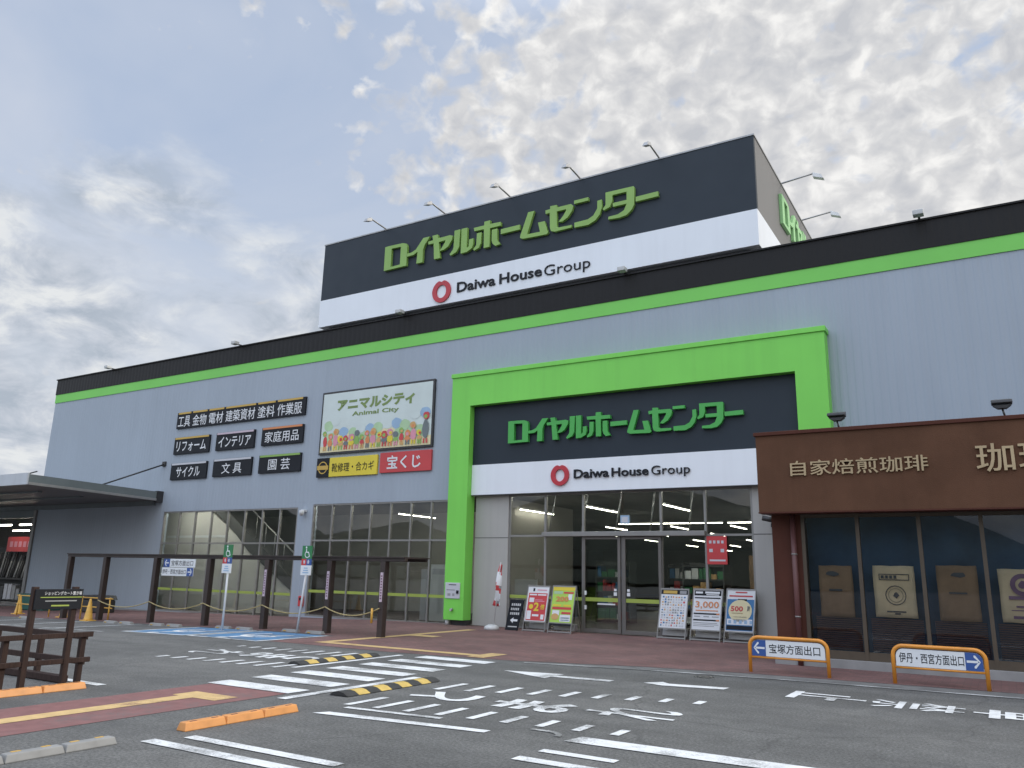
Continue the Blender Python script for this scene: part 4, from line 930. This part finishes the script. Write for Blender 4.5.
def sack(x0, x1, z0, z1, mat, label, kind):
    t = thing('coffee_sack', label, 'sack', ((x0+x1)/2, wy+.12, z0), 'jute coffee sacks hung in the cafe windows')
    n = 10; V = []; F = []; yb = wy+.14
    for j in range(n+1):
        for i in range(n+1):
            u, v = i/n, j/n
            e = .003*math.sin(v*9+x0*5) if i in (0, n) else 0
            V.append((x0+(x1-x0)*u+e*(1 if i else -1), yb-.03*math.sin(math.pi*u)-.012*math.sin(v*7+u*5+x0), z0+(z1-z0)*v+.004*math.sin(u*11+x0*3)))
    m = (n+1)**2
    V += [(a, b+.025, c) for a, b, c in V]
    for j in range(n):
        for i in range(n):
            a = j*(n+1)+i; F.append((a, a+1, a+n+2, a+n+1)); F.append((a+m, a+m+n+1, a+m+n+2, a+m+1))
    for i in range(n):
        F.append((i+1, i, i+m, i+1+m)); k = n*(n+1)+i; F.append((k, k+1, k+1+m, k+m)); a = i*(n+1); b2 = a+n+1; F.append((a, b2, b2+m, a+m)); a += n; b2 += n; F.append((b2, a, a+m, b2+m))
    MB().add(V, F, True).build('cloth', mat, t)
    cx = (x0+x1)/2; yy = yb-.055; mb = MB()
    def ringp(cx, cz, r0, r1, ax=1):
        for k in range(20):
            a, b = 2*math.pi*k/20, 2*math.pi*(k+1)/20
            mb.poly([(cx+r0*math.cos(a), yy, cz+r0*math.sin(a)), (cx+r1*math.cos(a), yy, cz+r1*math.sin(a)), (cx+r1*math.cos(b), yy, cz+r1*math.sin(b)), (cx+r0*math.cos(b), yy, cz+r0*math.sin(b))][::-1])
    if kind == 0:
        blob(mb, cx-.05, z1-.16, .12, .045, yy, 9, .25); mb.rect(cx-.13, cx+.12, z1-.5, z1-.46, yy)
    elif kind == 1:
        for r_ in ((cx-.26, cx+.28, z1-.17, z1-.155), (cx-.26, cx+.28, z1-.275, z1-.26), (cx-.26, cx-.245, z1-.26, z1-.17), (cx+.265, cx+.28, z1-.26, z1-.17)): mb.rect(*r_, yy)
        for k in range(4): mb.rect(cx-.22+k*.075, cx-.17+k*.075, z1-.245, z1-.185, yy)
        ringp(cx+.02, z1-.56, .17, .185); ringp(cx+.02, z1-.56, .125, .132); blob(mb, cx+.02, z1-.56, .05, .05, yy, 9, .3); mb.rect(cx-.16, cx+.18, z0+.1, z0+.125, yy); mb.rect(cx-.02, cx+.08, z0+.06, z0+.09, yy)
    elif kind == 2:
        blob(mb, cx+.04, z1-.17, .13, .05, yy, 9, .25); mb.rect(cx-.15, cx+.15, z1-.52, z1-.49, yy)
    else:
        ringp(cx, z1-.28, .12, .2); blob(mb, cx, z1-.28, .07, .07, yy, 10, .2); mb.rect(cx-.24, cx+.24, z1-.54, z1-.48, yy); mb.rect(cx-.14, cx+.14, z1-.68, z1-.65, yy); mb.rect(cx-.22, cx+.22, z1-.74, z1-.725, yy); mb.rect(cx-.2, cx+.2, z1-.88, z1-.83, yy)
    mb.build('print', {0: 'dark_metal', 1: 'dark_metal', 2: 'dark_metal', 3: 'purple_print'}[kind], t)
sack(-3.24, -2.6, .97, 1.97, 'bag', 'brown jute sack in the leftmost cafe window', 0)
sack(-2.22, -1.48, 1.0, 1.98, 'bag_pale', 'pale jute sack with a round seal in the second cafe window', 1)
sack(-1.1, -.42, .98, 2.0, 'bag', 'brown jute sack in the third cafe window', 2)
sack(-.09, .66, 1.0, 1.95, 'bag_pale', 'pale jute sack with purple round print at the right edge', 3)
cm = thing('security_camera', 'small dark bullet camera under the cafe fascia corner', 'camera', (-5.2, D-.3, 3.2))
MB().box(-5.25, -5.15, D-.12, D-.02, 3.05, 3.15).build('bracket', 'dark_metal', cm); MB().tube([(-5.2, D-.08, 3.1), (-5.2, D-.3, 3.22)], .02, 8).build('arm', 'dark_metal', cm); MB().tube([(-5.05, D-.32, 3.2), (-5.4, D-.42, 3.28)], .07, 12).build('body', 'dark_metal', cm)

# ---------------------------------------------------------------- boards at the entrance
def a_board(x0, x1, y, h, label, painter, frame='alu', base=.3):
    t = thing('a_board', label, 'sign stand', ((x0+x1)/2, y, .006), 'poster stands at the entrance')
    z0 = .006; lean = .13*h; off = .1
    def at(u, v, d=0):              # point on the leaning face, u 0..1 across, v height; it leans back and to the right a little
        return (x0+(x1-x0)*u+off*v/h, y+lean*v/h-d, z0+v)
    def bar(u0, u1, v0, v1, d0=.0, d1=-.03):
        return ([at(u0, v0, d0), at(u1, v0, d0), at(u1, v0, d1), at(u0, v0, d1)], [at(u0, v1, d0), at(u1, v1, d0), at(u1, v1, d1), at(u0, v1, d1)])
    mb = MB(); e = .035
    for b in (bar(0, e, 0, h), bar(1-e, 1, 0, h), bar(e, 1-e, h-.04, h), bar(e, 1-e, base-.03, base), bar(e, 1-e, .02, .055)): mb.hexa(*b)
    mb.build('front_frame', frame, t)
    for u in (.02, .98):
        p = at(u, h*.97, -.03); q = (p[0]-off*.9, y+lean*2+.35, z0); MB().tube([p, q], .016, 6).build('rear_leg', frame, t)
    mb = MB(); mb.hexa(*bar(e, 1-e, base, h-.04, -.008, -.022)); pn = mb.build('poster_panel', painter['bg'], t)
    W = 1-2*e; H = h-.04-base
    for mat, items in painter['items'].items():
        mb = MB()
        for it in items:
            if it[0] == 't':
                _, s, u, v, w, hh = it[:6]; bold = it[6] if len(it) > 6 else .02
                V, F, a0, a1, b0, b1 = text_data(s, bold, 0, 2)
                mb.add([at(e+W*(u+w*((p[0]-a0)/(a1-a0)-.5)), base+H*(v+hh*((p[1]-b0)/(b1-b0)-.5)), .004) for p in V], F)
            elif it[0] == 'o':
                _, u, v, r, rv = it; mb.poly([at(e+W*(u+r*math.cos(2*math.pi*k/24)), base+H*(v+rv*math.sin(2*math.pi*k/24)), -.001) for k in range(24)])
            else:
                u0, u1, v0, v1 = it[:4]; d = it[4] if len(it) > 4 else 0
                mb.poly([at(e+W*u0, base+H*v0, d-.004), at(e+W*u1, base+H*v0, d-.004), at(e+W*u1, base+H*v1, d-.004), at(e+W*u0, base+H*v1, d-.004)])
        mb.build('print', mat, pn)
    mb = MB(); mb.hexa(*bar(.06, .94, .06, base-.05, -.3, -.5)); mb.build('weight', 'grey_metal' if frame == 'alu' else 'ink', t, bevel=.02)
def line(u0, u1, v, h, d=.002): return (u0, u1, v-h/2, v+h/2, d)
a_board(-12.52, -11.75, 21.35, 1.33, 'red poster stand with a big yellow 2 at the entrance', dict(bg='white', items={
    'sign_red': [(.06, .95, .02, .82)], 'ink': [(.24, .33, .87, .96)], 'pink_print': [line(.45, .9, .91, .03), line(.4, .75, .62, .02), line(.4, .85, .58, .02)],
    'white': [line(.1, .45, .77, .04), line(.5, .9, .77, .04), (.12, .35, .55, .68, .002), (.08, .28, .05, .3, .002), line(.34, .65, .17, .06), (.75, .9, .06, .2, .002)],
    'sign_yellow': [('o', .24, .42, .1, .07), ('t', '2', .5, .42, .24, .25, .03), ('t', '倍', .79, .42, .19, .15)]}))
a_board(-11.66, -10.88, 21.35, 1.35, 'lime and yellow poster stand with 200 in orange', dict(bg='lime', items={
    'sign_orange': [('t', '200', .47, .66, .58, .15, .04)], 'sign_yellow': [(0, 1, .9, 1), line(.08, .45, .48, .05), line(.55, .9, .48, .05)], 'sign_red': [line(.5, .95, .84, .05), line(.05, .92, .4, .07), line(.5, .92, .27, .06)],
    'light_green_print': [(.05, .45, .8, .88)], 'white': [(.72, .9, .64, .8, .002), (.08, .4, .2, .34, .002), (.45, .92, .03, .22, .002)], 'tan_print': [('o', .22, .16, .17, .09)], 'mid_blue_print': [line(.5, .88, .13, .04), line(.5, .88, .07, .03)], 'ink': [(0, 1, -.09, 0, .001)]}))
random.seed(3)
items = {'ink': [(0, 1, .88, 1)], 'amber': [(.08, .6, .9, .98, .002)], 'grey_print': [(.7, .95, .9, .98, .002)]}
for j in range(12):
    for i in range(9):
        c = random.choice(['grey_print', 'tan_print', 'sign_red', 'blue_print', 'grey_print', 'sign_orange', 'pale', 'pale'])
        u = .05+i*.1+random.uniform(0, .02); v = .04+j*.068; items.setdefault(c, []).append((u, u+random.uniform(.04, .075), v, v+random.uniform(.025, .05), .002))
a_board(-8.46, -7.63, 21.85, 1.36, 'poster stand crowded with rows of tiny pictures', dict(bg='white', items=items))
a_board(-7.51, -6.67, 21.85, 1.38, 'white poster stand with 3,000 in red figures', dict(bg='white', items={
    'ink': [(.02, .98, .86, .99), line(.04, .96, .8, .03), line(.04, .96, .4, .035), line(.04, .96, .24, .035)], 'white': [(.06, .32, .91, .96, .002), line(.4, .92, .94, .05), line(.45, .9, .885, .025)],
    'sign_orange': [('t', '3,000', .5, .62, .84, .19, .012), line(.1, .9, .48, .025), line(.85, .96, .4, .036, .004), line(.85, .96, .24, .036, .004)], 'grey_print': [line(.06, .28, .33, .02), line(.4, .6, .33, .02), line(.7, .94, .33, .02), line(.05, .9, .17, .015), line(.05, .95, .13, .012), line(.05, .8, .09, .012)]}))
a_board(-6.58, -5.78, 21.85, 1.4, 'blue poster stand with 500 in a cream circle', dict(bg='white', items={
    'blue_print': [(.02, .98, .02, .78)], 'ink': [(.4, .72, .74, .79, .001), (.04, .96, .04, .14, .002)], 'cream': [('o', .5, .5, .42, .27)], 'sign_red': [('t', '500', .38, .55, .44, .13, .03), line(.3, .72, .95, .03), line(.08, .92, .86, .035)],
    'grey_print': [line(.25, .75, .35, .02, .003), (.75, .85, .5, .62, .003)], 'tan_print': [line(.2, .6, .44, .02, .003)], 'white': [(.05, .95, .16, .3, .003)],
    'mid_blue_print': [(.1+i*.19, .2+i*.19, .19, .27, .005) for i in range(5)]}))
bk = thing('arrow_board', 'black board sign with white left arrow at the entrance', 'sign stand', (-12.9, 21.3, 0), 'poster stands at the entrance')
y = 21.32
MB().hexa([(-13.1, y, .01), (-12.66, y, .01), (-12.66, y+.04, .01), (-13.1, y+.04, .01)], [(-13.0, y+.14, .9), (-12.52, y+.14, .9), (-12.52, y+.18, .9), (-13.0, y+.18, .9)]).build('board', 'ink', bk, bevel=.006)
for a in (-12.95, -12.6): MB().tube([(a, y+.15, .85), (a-.05, y+.45, .0)], .014, 6).build('rear_leg', 'dark_metal', bk)
mb = MB()
def on(x, z): return (x+.1*z/.9, y+.14*z/.9-.004, z)
mb.poly([on(-12.98, .3), on(-12.87, .22), on(-12.87, .27), on(-12.72, .27), on(-12.72, .33), on(-12.87, .33), on(-12.87, .38)]); mb.build('arrow', 'white', bk)
mb = MB()
for k, w in enumerate((.34, .3, .34)):
    z = .46+k*.13
    for i in range(5): a = -13.02+i*w/5; mb.poly([on(a, z), on(a+w/5-.02, z), on(a+w/5-.02, z+.07), on(a, z+.07)])
mb.poly([on(-13.02, .1), on(-12.7, .1), on(-12.7, .13), on(-13.02, .13)]); mb.build('print', 'dirty_white', bk)
nb = thing('banner_flag', 'furled red and white banner flag on a white weighted stand', 'flag', (-13.35, 21.05, 0))
MB().tube([(-13.4, 21.05, .01), (-13.4, 21.05, .1), (-13.4, 21.05, .16)], [.24, .22, .1], 20).build('base', 'dirty_white', nb)
MB().tube([(-13.33, 21.05, .1), (-13.13, 21.05, 2.0)], .014, 8).build('pole', 'dirty_white', nb)
mb = MB(); V = []; F = []; n = 16
for j in range(n+1):
    v = j/n; z = .72+1.24*v; x = -13.27+.14*v; w = .2*(1-v)*.9+.1
    ph = v*7
    V += [(x-w*.45, 21.05+.05*math.sin(ph), z), (x-w*.1, 21.0+.05*math.cos(ph), z-.02), (x+w*.25, 21.06+.05*math.sin(ph+1), z-.03), (x+w*.6, 21.02+.04*math.cos(ph+2), z-.05)]
mb.add(V, [])
for j in range(n):
    for k in range(3):
        a = j*4+k; mb.f.append((a, a+1, a+5, a+4)); mb.sm.append(True); mb.mi.append(0 if (j+k) % 7 in (0, 1) or j > 12 else (2 if (j-k) % 5 == 0 and j < 8 else 1))
fc = mb.build('cloth', ['sign_red', 'white', 'grey_print'], nb); s = fc.modifiers.new('solid', 'SOLIDIFY'); s.thickness = .006

# ---------------------------------------------------------------- camera
cam = bpy.data.cameras.new('camera'); co_ = bpy.data.objects.new('camera', cam); COL.objects.link(co_)
cam.sensor_width = 36; cam.sensor_fit = 'HORIZONTAL'; cam.lens = 790*36/1024; cam.clip_end = 3000; cam.clip_start = .05
yaw, pitch, roll = R(-31.45950185), R(13.5381662), R(1.33440898)
fw = Vector((math.sin(yaw)*math.cos(pitch), math.cos(yaw)*math.cos(pitch), math.sin(pitch)))
r0 = Vector((math.cos(yaw), -math.sin(yaw), 0)); u0 = r0.cross(fw)
rt = r0*math.cos(roll)+u0*math.sin(roll); up = rt.cross(fw)
co_.matrix_world = Matrix(((rt.x, up.x, -fw.x, 0), (rt.y, up.y, -fw.y, 0), (rt.z, up.z, -fw.z, 1.65), (0, 0, 0, 1)))
sc.camera = co_

# ---------------------------------------------------------------- light and sky
SUN_AZ, SUN_EL = R(66), R(30)        # azimuth from +y towards +x
sd = Vector((math.sin(SUN_AZ)*math.cos(SUN_EL), math.cos(SUN_AZ)*math.cos(SUN_EL), math.sin(SUN_EL)))
sun = bpy.data.lights.new('sun', 'SUN'); so = bpy.data.objects.new('sun', sun); COL.objects.link(so)
sun.energy = 1.2; sun.angle = R(16); sun.color = (1, .95, .87); so.rotation_euler = sd.to_track_quat('Z', 'Y').to_euler()
wd = bpy.data.worlds.new('World'); sc.world = wd; wd.use_nodes = True; nt = wd.node_tree; nt.nodes.clear()
out = nt.nodes.new('ShaderNodeOutputWorld'); bg = N(nt, 'ShaderNodeBackground', Strength=.1); L(nt, bg.outputs[0], out.inputs[0])
sky = nt.nodes.new('ShaderNodeTexSky'); sky.sky_type = 'NISHITA'; sky.sun_disc = False; sky.sun_elevation = SUN_EL; sky.sun_rotation = SUN_AZ; sky.air_density = 1.2; sky.dust_density = 1.5
tc = N(nt, 'ShaderNodeTexCoord').outputs['Generated']
sx = N(nt, 'ShaderNodeSeparateXYZ'); L(nt, tc, sx.inputs[0])
z = math_(nt, 'MAXIMUM', sx.outputs[2], 0.0); zz = math_(nt, 'ADD', z, .16)
cb_ = N(nt, 'ShaderNodeCombineXYZ'); L(nt, math_(nt, 'DIVIDE', sx.outputs[0], zz), cb_.inputs[0]); L(nt, math_(nt, 'DIVIDE', sx.outputs[1], zz), cb_.inputs[1])
P_ = cb_.outputs[0]
def vnoise(scale, detail, rough, stretch=None, rot=0, dist=0):
    v = P_
    if stretch:
        mp = N(nt, 'ShaderNodeMapping'); mp.inputs['Scale'].default_value = stretch; mp.inputs['Rotation'].default_value = (0, 0, rot); L(nt, v, mp.inputs[0]); v = mp.outputs[0]
    n = N(nt, 'ShaderNodeTexNoise', Scale=scale, Detail=detail, Roughness=rough, Distortion=dist); L(nt, v, n.inputs['Vector']); return n.outputs['Fac']
# how far to the right of the picture a direction lies (0 left .. 1 right)
az = math_(nt, 'ADD', math_(nt, 'MULTIPLY', sx.outputs[0], .86), math_(nt, 'MULTIPLY', sx.outputs[1], .52))
right = ramp(nt, math_(nt, 'MULTIPLY_ADD', az, .8, .5), [(.26, 0), (.62, 1)])
hi = ramp(nt, z, [(.25, 0), (.5, 1)])
def dnoise(scale, detail, rough, stretch=(1, 1, 1), dist=0):
    mp = N(nt, 'ShaderNodeMapping'); mp.inputs['Scale'].default_value = stretch; L(nt, tc, mp.inputs[0])
    n = N(nt, 'ShaderNodeTexNoise', Scale=scale, Detail=detail, Roughness=rough, Distortion=dist); L(nt, mp.outputs[0], n.inputs['Vector']); return n.outputs['Fac']
# small rippled clouds
cell = dnoise(29, 5, .5, (1, 1, 1.25), .3); patch = dnoise(3.2, 4, .55, (1, 1, 1.4), .2)
cov = math_(nt, 'ADD', math_(nt, 'MULTIPLY', right, .95), math_(nt, 'MULTIPLY_ADD', patch, 1.3, -.82))
rip = math_(nt, 'ADD', cell, math_(nt, 'MULTIPLY_ADD', cov, .55, -.2))
mr = ramp(nt, rip, [(.4, 0), (.6, 1)])
# soft streaky clouds low on the left
stn = dnoise(3.4, 6, .6, (1, 1, 2.2), .3)
ms = ramp(nt, math_(nt, 'SUBTRACT', stn, math_(nt, 'MULTIPLY_ADD', hi, .4, -.05)), [(.34, 0), (.52, 1)])
shade = dnoise(31, 5, .5, (1, 1, 1.3), .3); shade2 = dnoise(13, 6, .6, (1, 1, 1.9), .35); shade3 = dnoise(4.5, 4, .5, (1, 1, 1.3), .2)
sh_ = math_(nt, 'ADD', math_(nt, 'MULTIPLY', shade, .82), math_(nt, 'MULTIPLY', shade3, .18))
c_hi = ramp(nt, sh_, [(.34, (3.8, 3.9, 4.15)), (.5, (4.75, 4.77, 4.85)), (.65, (6.3, 6.25, 6.15))])
c_lo = ramp(nt, shade2, [(.38, (2.95, 3.35, 3.9)), (.49, (3.9, 4.2, 4.7)), (.62, (5.4, 5.55, 5.65))])
base = mixc(nt, .78, sky.outputs[0], (3.0, 3.7, 5.0))
veil = dnoise(2.2, 5, .55, (1, 1, 1.8), .5)
base = mixc(nt, ramp(nt, veil, [(.3, .1), (.66, .75)]), base, (4.3, 4.6, 5.25))
hz = ramp(nt, z, [(0, 1), (.45, 0)])
base = mixc(nt, math_(nt, 'MULTIPLY', hz, .85), base, (5.35, 5.45, 5.5))
c = mixc(nt, ms, base, c_lo)
c = mixc(nt, mr, c, c_hi)
# unseen sky overhead and behind the viewpoint, brightened to add fill light
zen = ramp(nt, z, [(.62, 0), (.86, 1)])
back = ramp(nt, math_(nt, 'MULTIPLY', sx.outputs[1], -1), [(.05, 0), (.6, 1)])
bst = math_(nt, 'ADD', math_(nt, 'MULTIPLY_ADD', zen, 1.7, 1), math_(nt, 'MULTIPLY', math_(nt, 'MULTIPLY', back, ramp(nt, z, [(.12, 0), (.3, 1)])), 1.25))
vm = N(nt, 'ShaderNodeVectorMath', operation='SCALE'); L(nt, c, vm.inputs[0]); L(nt, bst, vm.inputs['Scale'])
L(nt, vm.outputs[0], bg.inputs[0])

sc.view_settings.view_transform = 'Standard'; sc.view_settings.look = 'None'; sc.view_settings.gamma = 1; sc.view_settings.use_curve_mapping = False
sc.view_settings.exposure = .55
sc.cycles.max_bounces = 6; sc.cycles.transparent_max_bounces = 16; sc.cycles.use_denoising = True
